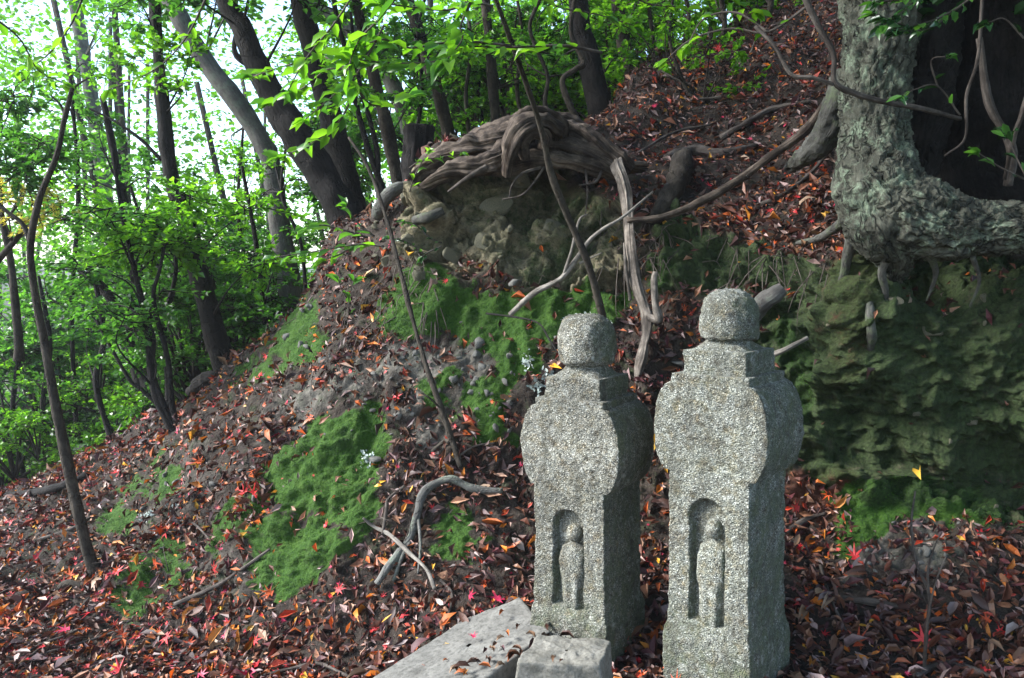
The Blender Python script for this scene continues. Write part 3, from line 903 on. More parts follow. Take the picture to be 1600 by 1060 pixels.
# leaves that show largest: each its own object
big = np.where(infr & (lift > np.quantile(lift, .55)))[0]
score = lL[big] / sz[big] * np.where(red[big], 1.4, 1) * (1 + .6 * lift[big] / .02)
hero = big[np.argsort(-score)[:258]]
rest = np.ones(n, bool); rest[hero] = False
mb = MB()
o_ = rest & ~red & (sz < 3.65)
add_leaves(mb, OVAL, lp[o_], ld[o_], ln[o_], lL[o_], lW[o_], lcol[o_], curl[o_], fold[o_])
o_ = rest & ~red & (sz >= 3.65)
add_leaves(mb, LITE, lp[o_], ld[o_], ln[o_], lL[o_], lW[o_], lcol[o_], curl[o_], fold[o_])
o_ = rest & red
add_leaves(mb, MAPLE, lp[o_], ld[o_], ln[o_], lL[o_] * .95, lL[o_] * .95, lcol[o_], curl[o_] * .6, fold[o_] * .4)
tag(mb.build('fallen_leaves', M['litter'], hill, smooth=False), kind='stuff')
protos = {}


def leaf_proto(kind, colr, curlv, foldv, mat):
    key = (kind, tuple(np.round(colr, 2)), round(curlv, 1), round(foldv, 1))
    if key not in protos:
        m = MB(); tpl = MAPLE if kind == 'maple' else OVAL
        one = np.ones(1)
        V, T = leaf_verts(tpl, np.zeros((1, 3)), np.array([[1.0, 0, 0]]), np.array([[0, 0, 1.0]]), one, one, one * curlv, one * foldv)
        m.add(V, None, T, np.array(list(colr) + [1.0]))
        protos[key] = m.mesh('leaf', mat, True)
    return protos[key]


def place_leaf(name, me, p, d, nn, L, W, parent):
    d = d / np.linalg.norm(d); s_ = np.cross(nn, d); s_ /= np.linalg.norm(s_); nn = np.cross(d, s_)
    o = bpy.data.objects.new(name, me); col.objects.link(o)
    m = Matrix(((d[0] * L, s_[0] * W, nn[0] * L, p[0]), (d[1] * L, s_[1] * W, nn[1] * L, p[1]), (d[2] * L, s_[2] * W, nn[2] * L, p[2]), (0, 0, 0, 1)))
    o.parent = parent
    if parent is not None: o.matrix_parent_inverse = Matrix.Translation(-Vector(parent.location)) if parent.parent is None else Matrix.Identity(4)
    o.matrix_basis = m
    return o


for h in hero:
    if red[h]:
        me = leaf_proto('maple', REDS[h % len(REDS)], [.2, .5][h % 2], .2, M['litter'])
        place_leaf('fallen_leaf', me, lp[h], ld[h], ln[h], lL[h], lL[h], hill)
    else:
        base = PAL[ci[h]] if not warm[h] else PAL[8 + h % 2]
        me = leaf_proto('oval', base, [-.3, .2, .6][h % 3], [0, .4][h % 2], M['litter'])
        place_leaf('fallen_leaf', me, lp[h], ld[h], ln[h], lL[h], lW[h], hill)

for px, py, z, c, r_ in ((742, 997, .012, 0, 1), (700, 1030, -.03, 8, 0), (690, 1008, -.055, 10, 0), (765, 1010, .03, 4, 0), (775, 1000, .03, 5, 0), (790, 985, .045, 8, 0), (655, 1040, -.07, 1, 0), (730, 1045, .0, 9, 0), (748, 1036, .012, 6, 0),
                         (715, 1050, -.012, 4, 0), (780, 960, .05, 8, 0), (800, 1010, .055, 2, 0), (880, 1030, .135, 1, 0), (868, 1024, .137, 4, 0), (812, 975, .052, 1, 0)):
    q = flat(px, py, z + .008); a = rng.uniform(0, 6.28)
    me = leaf_proto('maple' if r_ else 'oval', REDS[2] if r_ else PAL[c], .3, .4, M['litter'])
    L = .05 if py != 1030 else .025
    place_leaf('fallen_leaf', me, q, np.array([math.cos(a), math.sin(a), .05]), np.array([rng.normal(0, .2), rng.normal(0, .2), 1]), L, L * (1 if r_ else .4), hill)

for k in range(26):
    t = rng.random(); q = flat(690 + 175 * t + rng.normal(0, 9), 1068 - 75 * t + rng.normal(0, 9), -.02 + .065 * t + .012); a = rng.uniform(0, 6.28)
    me = leaf_proto('oval', PAL[[0, 1, 2, 4, 5, 8, 12][k % 7]], [.2, .6][k % 2], .4, M['litter']); L = rng.uniform(.04, .075)
    place_leaf('fallen_leaf', me, q, np.array([math.cos(a), math.sin(a), .1]), np.array([rng.normal(0, .35), rng.normal(0, .35), 1]), L, L * .42, hill)

# ------------------------------------------------------------------ moss pile
mw = mossb.reshape(NR, NC)[:-1, :-1]; mw = np.where(mw > .3, mw, 0) * cellA * inview[:-1, :-1]
cw = np.where(cliffb.reshape(NR, NC)[:-1, :-1] > .5, .10, 0) * cellA * inview[:-1, :-1] * (noise(P, 4, 77).reshape(NR, NC)[:-1, :-1] > .05)
tw_ = mw + cw
nm = int(min(90000, mw.sum() * 26000 + cw.sum() * 26000))
mp, mn, mr, mc = scatter(tw_, nm)
md = mn + rng.normal(0, .55, (nm, 3)) + np.array([0, 0, .25])
ms = rng.normal(0, 1, (nm, 3))
tone = (.5 + .5 * noise(mp, 9, 61))[:, None]
mcol = np.array([[.012, .05, .004]]) * (1 - tone) + np.array([[.062, .165, .010]]) * tone
bt_ = sstep(.1, .6, fbm(mp, 16, 3, 62))[:, None]
mcol = mcol * (1 - .7 * bt_) + np.array([[.075, .085, .02]]) * .7 * bt_
mcol *= rng.uniform(.6, 1.35, (nm, 1))
dim = cliffb.reshape(NR, NC)[mr, mc][:, None] > .5
mcol = np.where(dim & (mossb.reshape(NR, NC)[mr, mc][:, None] < .5), mcol * np.array([[.85, .85, 1.3]]), mcol)
mb = MB()
add_leaves(mb, DIAM, mp - mn * .002, md, ms, rng.uniform(.004, .011, nm), rng.uniform(.003, .006, nm), mcol)
tag(mb.build('moss', M['moss'], hill, smooth=False), kind='stuff')

# ------------------------------------------------------------------ stones set in the bank
import bmesh
rocks = []
for k in range(9):
    bm = bmesh.new()
    V = rng.normal(0, 1, (26, 3)); V /= np.linalg.norm(V, axis=1)[:, None]; V = np.sign(V) * np.abs(V) ** .8 * rng.uniform(.8, 1.1, (26, 1))
    V *= np.array([1, .8 + .25 * rng.random(), .5 + .3 * rng.random()])
    for c in V: bm.verts.new(c)
    bmesh.ops.convex_hull(bm, input=bm.verts)
    for v in [v for v in bm.verts if not v.link_faces]: bm.verts.remove(v)
    bmesh.ops.bevel(bm, geom=list(bm.edges), offset=.06, segments=1, affect='EDGES')
    for mname in ('stone', 'stone_b'):
        for f in bm.faces: f.smooth = mname == 'stone'
        me = bpy.data.meshes.new('stone'); bm.to_mesh(me); me.materials.append(M[mname]); rocks.append(me)
    bm.free()


def stones(n, pts, smin, smax, which, sink=.35):
    pts = np.array(pts, float)
    x0, x1, y0, y1 = pts[:, 0].min(), pts[:, 0].max(), pts[:, 1].min(), pts[:, 1].max()
    k = 0
    while k < n:
        px, py = rng.uniform(x0, x1), rng.uniform(y0, y1)
        if not poly(pts, np.array([px]), np.array([py]))[0]: continue
        p, nn = ground(px, py)
        s = smin + (smax - smin) * rng.random() ** 2.2
        o = link('stone', rocks[2 * rng.integers(0, 9) + which], hill)
        q = Vector(nn).to_track_quat('Z', 'Y').to_euler()
        o.rotation_euler = (q.x + rng.normal(0, .3), q.y + rng.normal(0, .3), q.z + rng.uniform(0, 6.3))
        o.scale = (s * rng.uniform(.8, 1.4), s, s * rng.uniform(.7, 1.1))
        o.location = Vector(p - nn * s * sink)
        k += 1


stones(16, [(670, 280), (900, 285), (960, 330), (960, 440), (700, 440)], .015, .10, 1, .72)
stones(26, [(560, 300), (680, 300), (680, 440), (560, 400)], .015, .06, 1)
stones(60, [(500, 540), (740, 540), (780, 640), (620, 690), (470, 680)], .008, .032, 0)
stones(14, [(440, 470), (520, 470), (520, 560), (410, 600)], .012, .04, 0)
stones(26, [(690, 490), (830, 560), (830, 700), (740, 640)], .012, .05, 0)
stones(10, [(1230, 440), (1600, 430), (1600, 820), (1300, 740)], .015, .06, 1, .7)
stones(10, [(200, 700), (420, 660), (400, 800), (220, 860)], .015, .05, 0)
stones(14, [(1230, 790), (1560, 800), (1560, 900), (1240, 900)], .01, .04, 0)
for px, py, s in ((1238, 838, .028), (455, 700 - 55, .03), (580, 712, .04), (1130, 475, .03), (280, 470, .02), (812, 446, .05), (1080, 610, .05), (1060, 560, .04), (895, 508, .045), (915, 500, .04), (940, 512, .03), (870, 520, .03)):
    p, nn = ground(px, py)
    o = link('stone', rocks[2 * rng.integers(0, 9)], hill); o.location = Vector(p); o.scale = (s, s, s * .7); o.rotation_euler = (0, 0, rng.uniform(0, 6))
for px, py, s in ((575, 712, .05), (220, 805, .045), (265, 790, .055), (885, 500, .06), (915, 498, .05), (935, 505, .045), (842, 600, .04), (820, 560, .035), (855, 585, .035), (240, 795, .03)):
    p, nn = ground(px, py)
    m = MB(); k = 46
    pp = rng.normal(0, s * .6, (k, 3)); pp -= nn * (pp @ nn)[:, None]
    add_leaves(m, OVAL, p + pp + nn * .004, rng.normal(0, 1, (k, 3)) + nn * .5, np.repeat(nn[None], k, 0) + rng.normal(0, .5, (k, 3)), rng.uniform(.012, .03, k), rng.uniform(.01, .02, k), np.ones((k, 3)))
    m.build('lichen_patch', M['lichen'], hill, colour=False)


# ------------------------------------------------------------------ dead wood, roots and sticks
def pxpath(pts, Y):
    """Points (px, py[, Y]) to world; Y is one depth or (start, end)."""
    out = []
    for i, p in enumerate(pts):
        if len(p) > 2: y = p[2]
        elif np.isscalar(Y): y = Y
        else: y = Y[0] + (Y[1] - Y[0]) * i / max(1, len(pts) - 1)
        out.append(at(p[0], p[1], y))
    return np.array(out)


def onground(pts, lift=.01):
    return np.array([ground(px, py)[0] + ground(px, py)[1] * lift for px, py in pts])


def rads(w, path):
    """Widths in photo pixels to radii in metres at the path's depths."""
    y = np.interp(np.linspace(0, 1, len(w)), np.linspace(0, 1, len(path)), path[:, 1])
    return np.array(w) / 2 / F * y


def stick(name, label, cat, path, w, mat, group=None, sides=10, forks=(), n=None, **kw):
    root = thing(name, label, cat, path[0], group)
    m = MB(); tube(m, path, rads(w, path), sides, n=n or len(path) * 8, rough=kw.pop('rough', .25), rs=kw.pop('rs', 14), seed=int(rng.integers(999)), **kw)
    m.build('stem', mat, root, colour=False)
    for fp, fw in forks:
        m = MB(); tube(m, fp, rads(fw, fp), 7, n=len(fp) * 6, rough=.2, rs=14, seed=int(rng.integers(999)))
        m.build('fork', mat, root, colour=False)
    return root


# arched root crown over the rock
root = thing('arched_dead_root', 'weathered arched tree root curling over the rock overhang', 'dead root', at(810, 240, 4.95))
strands = [
    ([(640, 300, 5.15), (668, 262, 5.05), (715, 238, 4.95), (770, 226, 4.9), (818, 205, 4.88)], [20, 34, 42, 46, 40]),
    ([(660, 292, 5.0), (705, 268, 4.85), (750, 262, 4.8), (795, 238, 4.8), (832, 200, 4.85)], [14, 26, 30, 34, 26]),
    ([(800, 232, 4.9), (815, 205, 4.82), (838, 190, 4.8), (862, 194, 4.85), (872, 215, 4.9), (858, 236, 4.95)], [34, 36, 30, 28, 26, 18]),
    ([(842, 205, 4.95), (885, 206, 4.95), (925, 224, 4.9), (960, 246, 4.85), (985, 268, 4.85)], [36, 42, 36, 30, 22]),
    ([(850, 235, 4.9), (890, 232, 4.85), (935, 244, 4.85), (975, 262, 4.85), (1010, 262, 4.9)], [26, 30, 26, 24, 14]),
    ([(735, 268, 4.9), (780, 262, 4.82), (830, 250, 4.8), (880, 252, 4.8), (930, 262, 4.82), (968, 275, 4.85)], [12, 22, 26, 24, 20, 14]),
    ([(792, 276, 4.72), (796, 240, 4.66), (806, 210, 4.64), (826, 192, 4.66), (850, 190, 4.72), (872, 204, 4.82)], [16, 26, 30, 30, 28, 24]),
    ([(820, 250, 4.72), (818, 225, 4.68), (832, 208, 4.68), (850, 212, 4.72), (850, 232, 4.76)], [14, 20, 20, 18, 14]),
    ([(690, 250, 5.2), (740, 222, 5.15), (790, 205, 5.1), (850, 196, 5.1), (910, 212, 5.2)], [26, 34, 36, 38, 30]),
]
for pts, w in strands:
    p = pxpath(pts, 5); m = MB()
    tube(m, p, rads(w, p), 40, n=90, groove=.6, gk=4.2, rough=.2, rs=13, flat=.75, seed=int(rng.integers(999)), twist=1.6)
    m.build('strand', M['wood_brown'], root, colour=False)
for pts, w in [([(845, 262, 4.78), (815, 272, 4.72), (800, 290, 4.72), (795, 312, 4.74)], [5, 4, 3, 2]), ([(850, 262, 4.78), (835, 285, 4.7), (815, 305, 4.7), (785, 312, 4.72)], [4, 4, 3, 3]),
               ([(940, 268, 4.8), (930, 285, 4.72), (905, 290, 4.7)], [4, 4, 2]), ([(760, 262, 4.75), (735, 275, 4.72), (700, 300, 4.75)], [10, 8, 4]), ([(915, 265, 4.8), (918, 300, 4.7), (914, 340, 4.72)], [4, 3, 2])]:
    p = pxpath(pts, 5); m = MB(); tube(m, p, rads(w, p), 7, n=18, rough=.2, seed=int(rng.integers(99))); m.build('rootlet', M['twig'], root, colour=False)

stick('upright_dead_root', 'grey splintered dead root hanging upright behind the two markers', 'dead root', pxpath([(962, 255, 4.75), (978, 305, 4.6), (984, 370, 4.5), (992, 440, 4.42), (1010, 500, 4.35), (1002, 560, 4.3), (988, 622, 4.3)], 5),
      [18, 23, 19, 22, 25, 20, 4], M['wood'], sides=34, n=110, groove=.55, gk=3.0, flat=.6, rs=9, rough=.15, twist=.8,
      forks=[(pxpath([(1012, 495, 4.3), (1030, 500, 4.25), (1024, 478, 4.25), (1022, 440, 4.3), (1024, 425, 4.3)], 5), [12, 14, 11, 10, 8]), (pxpath([(985, 470, 4.4), (978, 420, 4.42), (975, 380, 4.48)], 5), [6, 5, 3])])
stick('fallen_log', 'short grey log leaning on the leafy slope above the overhang', 'log', pxpath([(1068, 248, 5.3), (1058, 285, 5.05), (1038, 318, 4.85), (1022, 345, 4.72)], 5), [34, 34, 28, 18], M['bark_mid'], sides=18, rs=18)
stick('long_brown_root', 'long reddish brown root slanting from big tree to upright root', 'root', pxpath([(980, 345, 4.5), (1030, 340, 4.48), (1080, 322, 4.5), (1150, 284, 4.5), (1210, 240, 4.45), (1262, 200, 4.35), (1305, 140, 4.15)], 5), [8, 11, 12, 14, 15, 14, 12], M['wood_brown'], sides=14, groove=.25, gk=2.5)
stick('pale_stick', 'thin pale forked stick leaning across the moss ledge', 'stick', pxpath([(797, 492, 4.55), (835, 458, 4.5), (880, 432, 4.45), (925, 372, 4.4), (975, 338, 4.4), (1020, 300, 4.5)], 5), [9, 9, 8, 6, 5, 3], M['twig_pale'],
      forks=[(pxpath([(880, 432, 4.45), (893, 392, 4.4), (905, 345, 4.42), (918, 335, 4.45)], 5), [5, 5, 4, 2]), (pxpath([(905, 412, 4.42), (940, 395, 4.38)], 5), [4, 2])])
stick('cut_root_stub', 'stubby grey cut root poking out behind the dome-capped marker', 'root', pxpath([(1165, 505, 4.1), (1185, 480, 3.98), (1208, 462, 3.92), (1222, 452, 3.92)], 5), [28, 28, 27, 24], M['bark_pale'], sides=18)
stick('broken_stick', 'small broken stick lying on green cliff beside dome-capped marker', 'stick', pxpath([(1195, 560, 3.95), (1228, 546, 3.85), (1262, 528, 3.85)], 5), [8, 9, 7], M['twig_pale'])
stick('cliff_root_knob', 'short vertical root knob embedded in the mossy cliff face', 'root', pxpath([(1357, 462, 3.78), (1360, 500, 3.74), (1362, 530, 3.76), (1358, 560, 3.85)], 5), [14, 15, 13, 9], M['bark_moss'], sides=12)
stick('hooked_root', 'grey hooked root arching over leaves on the lower bank', 'root', onground([(590, 912), (612, 875), (640, 835), (650, 795), (668, 768), (700, 752), (745, 760), (785, 772)], .035), [14, 14, 12, 12, 13, 13, 13, 9], M['bark_grey'], sides=14,
      forks=[(onground([(640, 835), (628, 870), (612, 905)], .02), [8, 8, 6]), (onground([(648, 800), (655, 850), (650, 895)], .03), [6, 5, 4])])
stick('crossing_stick', 'thin bent stick crossing in front of the hooked root', 'stick', onground([(562, 806), (590, 815), (610, 838), (640, 862), (665, 888), (682, 925)], .05), [4, 5, 6, 6, 6, 7], M['twig_pale'])
stick('leaning_twig', 'short upright twig beside the moss patch left of hooked root', 'stick', onground([(600, 838), (603, 800), (612, 778), (635, 762)], .05), [5, 6, 5, 4], M['twig'])
stick('grey_crest_root', 'smooth grey root bulging from crest below the charred stump', 'root', pxpath([(588, 338, 5.55), (600, 312, 5.45), (618, 296, 5.42), (642, 288, 5.5)], 5), [18, 20, 20, 14], M['bark_grey'], sides=14)
stick('small_grey_root', 'small grey root tip sticking out left of the rock face', 'root', pxpath([(650, 345, 5.0), (672, 338, 4.88), (692, 330, 4.9)], 5), [16, 16, 12], M['bark_moss'], sides=12)
stick('curved_fallen_log', 'dark curved fallen log on the crest below slim dark tree', 'log', pxpath([(300, 612, 6.9), (318, 595, 6.75), (340, 588, 6.7), (365, 584, 6.8)], 5), [20, 24, 24, 20], M['bark_dark'], sides=14)
stick('edge_log', 'long dark log lying along the leafy edge at the far left', 'log', onground([(-30, 778), (40, 766), (90, 758), (135, 742)], .05), [12, 13, 13, 10], M['bark_dark'])
stick('slope_branch', 'dead grey branch lying along the rim of the upper slope', 'branch', pxpath([(1065, 160, 7.1), (1110, 128, 7.2), (1150, 105, 7.3), (1200, 70, 7.4)], 5), [7, 7, 6, 5], M['twig_pale'], forks=[(pxpath([(1110, 128, 7.2), (1165, 92, 7.1), (1182, 60, 7.0)], 7), [4, 4, 2])])
stick('dark_slope_log', 'dark log edging the upper slope beside two straight trunks', 'log', pxpath([(950, 192, 7.4), (985, 172, 7.3), (1030, 140, 7.4), (1060, 118, 7.5)], 5), [10, 13, 12, 9], M['bark_dark'])
for lab, pts, w in [('thin twig lying in the leaves at bottom left corner', [(0, 1052), (50, 1010), (110, 985), (145, 960)], [4, 5, 5, 3]),
                    ('second twig running beside the twig in bottom left corner', [(30, 1035), (90, 985), (140, 930)], [4, 4, 3]),
                    ('twig lying between bottom left corner and leafy path', [(60, 1020), (130, 1000), (200, 975)], [3, 4, 3]),
                    ('curved twig lying in leaves near bottom edge left of slab', [(410, 1055), (470, 1038), (500, 1035), (545, 1055)], [6, 7, 6, 5]),
                    ('thin twig among leaves right of the dome-capped marker', [(1280, 880), (1298, 930), (1318, 985)], [5, 5, 4]),
                    ('dark curved branch in leaves at bottom edge below bare seedling', [(1425, 1058), (1450, 1042), (1490, 1035), (1540, 1060)], [12, 12, 11, 9]),
                    ('short pale stick at base of cliff beside dome-capped marker', [(1232, 826), (1260, 806), (1284, 796)], [9, 9, 6]),
                    ('flat brown stick lying in leaves below bare gravel patch', [(1310, 932), (1350, 936), (1400, 944)], [12, 13, 8]),
                    ('thin twig lying on leaves beside the hooked root foot', [(690, 900), (705, 930), (690, 985)], [5, 5, 4]),
                    ('fine twig on leaf pile above the hooked root', [(690, 725), (730, 700), (770, 690)], [4, 4, 3]),
                    ('thin stick under red maple leaves on the lower left bank', [(270, 806), (300, 812), (330, 838)], [4, 4, 3]),
                    ('dark twig lying across the leaves beside slim sapling foot', [(62, 838), (110, 822), (145, 800)], [5, 6, 4]),
                    ('dark root edge between two moss patches on lower bank', [(270, 940), (330, 915), (385, 880), (420, 850)], [8, 8, 7, 5])]:
    stick('fallen_twig', lab, 'twig', onground(pts, .018), w, M['twig'], 'twigs lying in the leaves', sides=7)

# fine twigs nobody could count
mb = MB()
tp, tn, tr_, tc_ = scatter(dens, 850)
for p, nn in zip(tp, tn):
    d = rng.normal(0, 1, 3); d -= nn * (d @ nn) * .9; d /= np.linalg.norm(d)
    L = rng.uniform(.05, .28); b = rng.normal(0, .15, 3) * L
    tube(mb, [p + nn * .012, p + d * L * .5 + b + nn * .022, p + d * L + nn * .014], [.0028, .0022, .0012], 4, n=5)
tag(mb.build('twig_litter', M['twig'], hill, colour=False), kind='stuff')
# root hairs under the lip
mb = MB()
for k in range(170):
    zone = rng.integers(0, 3)
    px, py = [(rng.uniform(930, 1060), rng.uniform(330, 430)), (rng.uniform(1100, 1300), rng.uniform(370, 440)), (rng.uniform(520, 680), rng.uniform(400, 500))][zone]
    p, nn = ground(px, py); L = rng.uniform(.08, .28)
    b = rng.normal(0, .05, 3)
    tube(mb, [p, p + nn * .04 + b + [0, 0, -L * .5], p + nn * .03 + b * 1.6 + [0, 0, -L]], [.0035, .0025, .001], 4, n=6)
tag(mb.build('root_hairs', M['twig'], hill, colour=False), kind='stuff')


# charred stump behind the crest
root = thing('charred_stump', 'dark charred stump with flat top on the crest', 'stump', at(656, 255, 5.9))
m = MB(); p = pxpath([(658, 290, 5.9), (656, 250, 5.9), (655, 198, 5.9)], 5.9)
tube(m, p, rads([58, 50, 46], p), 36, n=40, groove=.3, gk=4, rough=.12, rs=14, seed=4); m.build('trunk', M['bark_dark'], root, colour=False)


# ------------------------------------------------------------------ leafy growth
GREEN = dict(
    bright=(np.array([.06, .18, .012]), np.array([.16, .34, .025])),
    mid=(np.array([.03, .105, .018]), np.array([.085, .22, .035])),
    dark=(np.array([.012, .045, .014]), np.array([.035, .10, .03])),
    yellow=(np.array([.42, .36, .08]), np.array([.62, .52, .16])),
)


def leaf_cols(tone, n, var=.25):
    a, b = GREEN[tone]
    t = rng.random(n)[:, None]
    return (a * (1 - t) + b * t) * rng.uniform(1 - var, 1 + var, (n, 1))


def spray(lm, tm, c, r, n, size, tone, twigs=14, tpl=OVAL, droop=.3, flatz=.55, origin=None):
    """Twigs fanning through an ellipsoid round c with n leaves along them."""
    c = np.asarray(c, float)
    r = np.array([r, r, r * flatz]) if np.isscalar(r) else np.asarray(r, float)
    k = max(1, n // twigs)
    o = c if origin is None else np.asarray(origin, float)
    for i in range(twigs):
        u = rng.normal(0, 1, 3); u /= np.linalg.norm(u); e = c + u * r * rng.uniform(.45, 1) ** .6
        s = o + (c - o) * rng.uniform(.5, 1) + rng.normal(0, .12, 3) * r
        mid = (s + e) / 2 + rng.normal(0, .1, 3) * r
        if tm is not None: tube(tm, [s, mid, e], [.004 + .004 * r[0], .003 + .0025 * r[0], .0015], 4, n=6, cap=False)
        t = rng.uniform(.25, 1.02, k)[:, None]
        P_ = (1 - t) ** 2 * s + 2 * t * (1 - t) * mid + t * t * e + rng.normal(0, .035, (k, 3)) * r.mean()
        dd = (e - s) / (np.linalg.norm(e - s) + 1e-9)
        D = dd + rng.normal(0, .75, (k, 3)); D[:, 2] = D[:, 2] * .5 - droop * rng.random(k)
        Nn = np.array([0, 0, 1.0]) + rng.normal(0, .38, (k, 3))
        L = size * rng.uniform(.6, 1.25, k)
        add_leaves(lm, tpl, P_, D, Nn, L, L * rng.uniform(.75, 1.05, k) * (1.0 if tpl is DIAM else .95), leaf_cols(tone, k), rng.normal(.15, .25, k), rng.uniform(0, .35, k))


def tree(name, label, pts, w, Y, bark, blobs=(), cat='tree', group=None, stems=(), sides=None, leaf='leaf', rough=.18, rs=5, flare=True, limbs=(), tpl=None, extra_up=2.5):
    p = pxpath(pts, Y)
    root = thing(name, label, cat, p[0], group)
    if flare:
        p = np.vstack([p[0] + np.array([0, 0, -.25]) + (p[0] - p[1]) * .02, p]); w = [w[0] * 1.35] + list(w)
    if extra_up:
        d = p[-1] - p[-2]; d /= np.linalg.norm(d); d = d * .6 + np.array([0, 0, .6])
        p = np.vstack([p, p[-1] + d * extra_up * .5, p[-1] + d * extra_up]); w = list(w) + [w[-1] * .8, w[-1] * .5]
    m = MB()
    big = max(w)
    tube(m, p, rads(w, p), sides or (22 if big > 30 else 12 if big > 14 else 8), n=len(p) * (12 if big > 30 else 7), rough=rough, rs=rs, seed=int(rng.integers(999)))
    m.build('trunk', M[bark], root, colour=False)
    for fp, fw in stems:
        q = pxpath(fp, Y if np.isscalar(Y) else Y[0]); m = MB(); tube(m, q, rads(fw, q), 8, n=len(q) * 6, rough=.15, rs=8, seed=int(rng.integers(999)))
        m.build('stem', M[bark], root, colour=False)
    for fp, fw in limbs:
        q = pxpath(fp, Y if np.isscalar(Y) else Y[0]); m = MB(); tube(m, q, rads(fw, q), 7, n=len(q) * 6, rough=.15, rs=8, seed=int(rng.integers(999)))
        m.build('branch', M[bark], root, colour=False)
    if blobs:
        lm, tm = MB(), MB()
        for b in blobs:
            (x, y, yy, r, nl, size, tone) = b[:7]
            c = at(x, y, yy)
            j = np.argmin(np.linalg.norm(p - (c - [0, 0, .3]), axis=1)); o = p[j]
            tube(tm, [o, (o + c) / 2 + rng.normal(0, .06, 3) + [0, 0, .05], c], [.006 + .008 * min(1, np.linalg.norm(c - o)), .006, .004], 5, n=8)
            spray(lm, tm, c, r, nl, size, tone, twigs=max(6, nl // 22), tpl=tpl or (OVAL if yy < 6 else DIAM))
        tag(tm.build('twigs', M[bark], root, colour=False), kind='stuff')
        lm.build('crown', M[leaf], root, smooth=False)
    return root


def blobgrid(x0, x1, y0, y1, Y0, Y1, n, r, nl, size, tone):
    return [(rng.uniform(x0, x1), rng.uniform(y0, y1), rng.uniform(Y0, Y1), r * rng.uniform(.7, 1.3), int(nl * 2.2), size * .72, tone) for _ in range(n)]


# trees on and behind the crest
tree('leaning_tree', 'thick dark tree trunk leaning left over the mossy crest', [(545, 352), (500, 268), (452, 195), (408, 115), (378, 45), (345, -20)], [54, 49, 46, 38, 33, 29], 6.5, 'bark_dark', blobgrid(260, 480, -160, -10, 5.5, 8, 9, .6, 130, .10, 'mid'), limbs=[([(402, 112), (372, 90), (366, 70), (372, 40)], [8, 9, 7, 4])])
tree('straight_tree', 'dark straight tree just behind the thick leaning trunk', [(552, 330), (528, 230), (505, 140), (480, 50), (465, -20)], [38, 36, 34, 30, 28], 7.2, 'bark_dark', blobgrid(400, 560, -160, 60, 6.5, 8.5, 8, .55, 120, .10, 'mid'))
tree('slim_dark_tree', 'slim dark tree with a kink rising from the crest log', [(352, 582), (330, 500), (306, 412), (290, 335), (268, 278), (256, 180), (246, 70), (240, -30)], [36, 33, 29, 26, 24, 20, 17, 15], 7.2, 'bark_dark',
     blobgrid(170, 420, 300, 420, 6.2, 7.4, 12, .42, 130, .085, 'bright') + blobgrid(160, 300, 60, 160, 6.5, 7.5, 4, .3, 60, .09, 'bright') + blobgrid(150, 350, -150, -20, 6, 8, 5, .6, 110, .10, 'mid'), limbs=[([(252, 250), (220, 218), (180, 190), (140, 170)], [6, 5, 4, 3])])
tree('pale_tree', 'pale grey smooth tree forking left behind the leaning trunk', [(470, 530), (450, 430), (434, 330), (420, 245), (376, 168), (318, 92), (268, 5), (240, -60)], [42, 35, 31, 29, 30, 29, 28, 27], 8.8, 'bark_pale', blobgrid(150, 420, -200, 40, 7.5, 10, 9, .6, 110, .11, 'mid') , rough=.1,
     limbs=[([(428, 262), (424, 235), (410, 215)], [26, 20, 12])])
tree('pale_leaning_tree', 'pale slender tree leaning left behind the charred stump', [(648, 240), (632, 180), (604, 118), (560, 62), (520, 28), (480, -10)], [26, 25, 24, 22, 22, 20], 9.2, 'bark_pale', blobgrid(420, 680, -120, 120, 8, 11, 10, .6, 110, .10, 'bright'))
tree('brown_tree', 'brown trunk rising left of the charred stump', [(622, 290), (608, 215), (592, 150), (572, 70), (556, -10)], [22, 21, 19, 17, 15], 7.6, 'bark_mid', blobgrid(540, 660, 60, 200, 7.5, 9, 5, .4, 90, .09, 'mid'))
tree('twin_stem_tree', 'thin dark twin-stemmed tree between leaning trunk and stump', [(598, 300), (575, 232), (556, 160), (540, 80), (520, -10)], [10, 10, 9, 8, 7], 7.0, 'bark_dark', blobgrid(500, 600, 100, 260, 6.8, 8, 4, .35, 70, .09, 'bright'), stems=[([(590, 300), (588, 230), (560, 120), (548, 20)], [9, 9, 7, 5])])
tree('slanting_tree', 'grey brown trunk slanting behind the root arch, right of stump', [(705, 235), (690, 165), (668, 95), (648, 30), (634, -20)], [20, 20, 19, 18, 17], 8.6, 'bark_mid', blobgrid(620, 760, 30, 200, 8, 10, 7, .5, 100, .09, 'bright'))
tree('post_straight_tree', 'narrow upright trunk directly above the root arch', [(776, 215), (771, 140), (764, 60), (757, -20)], [16, 16, 15, 15], 8.0, 'bark_mid', blobgrid(720, 860, 10, 190, 8, 10, 7, .5, 100, .09, 'bright'))
tree('dark_slope_tree', 'sturdy dark trunk at the left end of the upper leaf slope', [(945, 205), (930, 140), (915, 70), (900, -20)], [38, 34, 31, 28], 7.3, 'bark_dark', blobgrid(820, 1020, -60, 120, 7.8, 9.5, 7, .5, 90, .09, 'bright'))
tree('brown_slope_tree', 'straight brown trunk on the upper slope right of dark trunk', [(992, 178), (982, 110), (972, 50), (963, -20)], [24, 22, 21, 20], 8.0, 'bark_mid', blobgrid(930, 1080, -60, 110, 8.4, 10, 6, .5, 90, .09, 'bright'))
tree('twisted_sapling', 'thin twisting stem winding up left of the dark slope trunk', [(908, 205), (888, 160), (879, 125), (900, 108), (912, 96), (892, 50), (900, -10)], [10, 10, 9, 10, 10, 8, 7], 7.1, 'bark_mid', cat='sapling', extra_up=0)
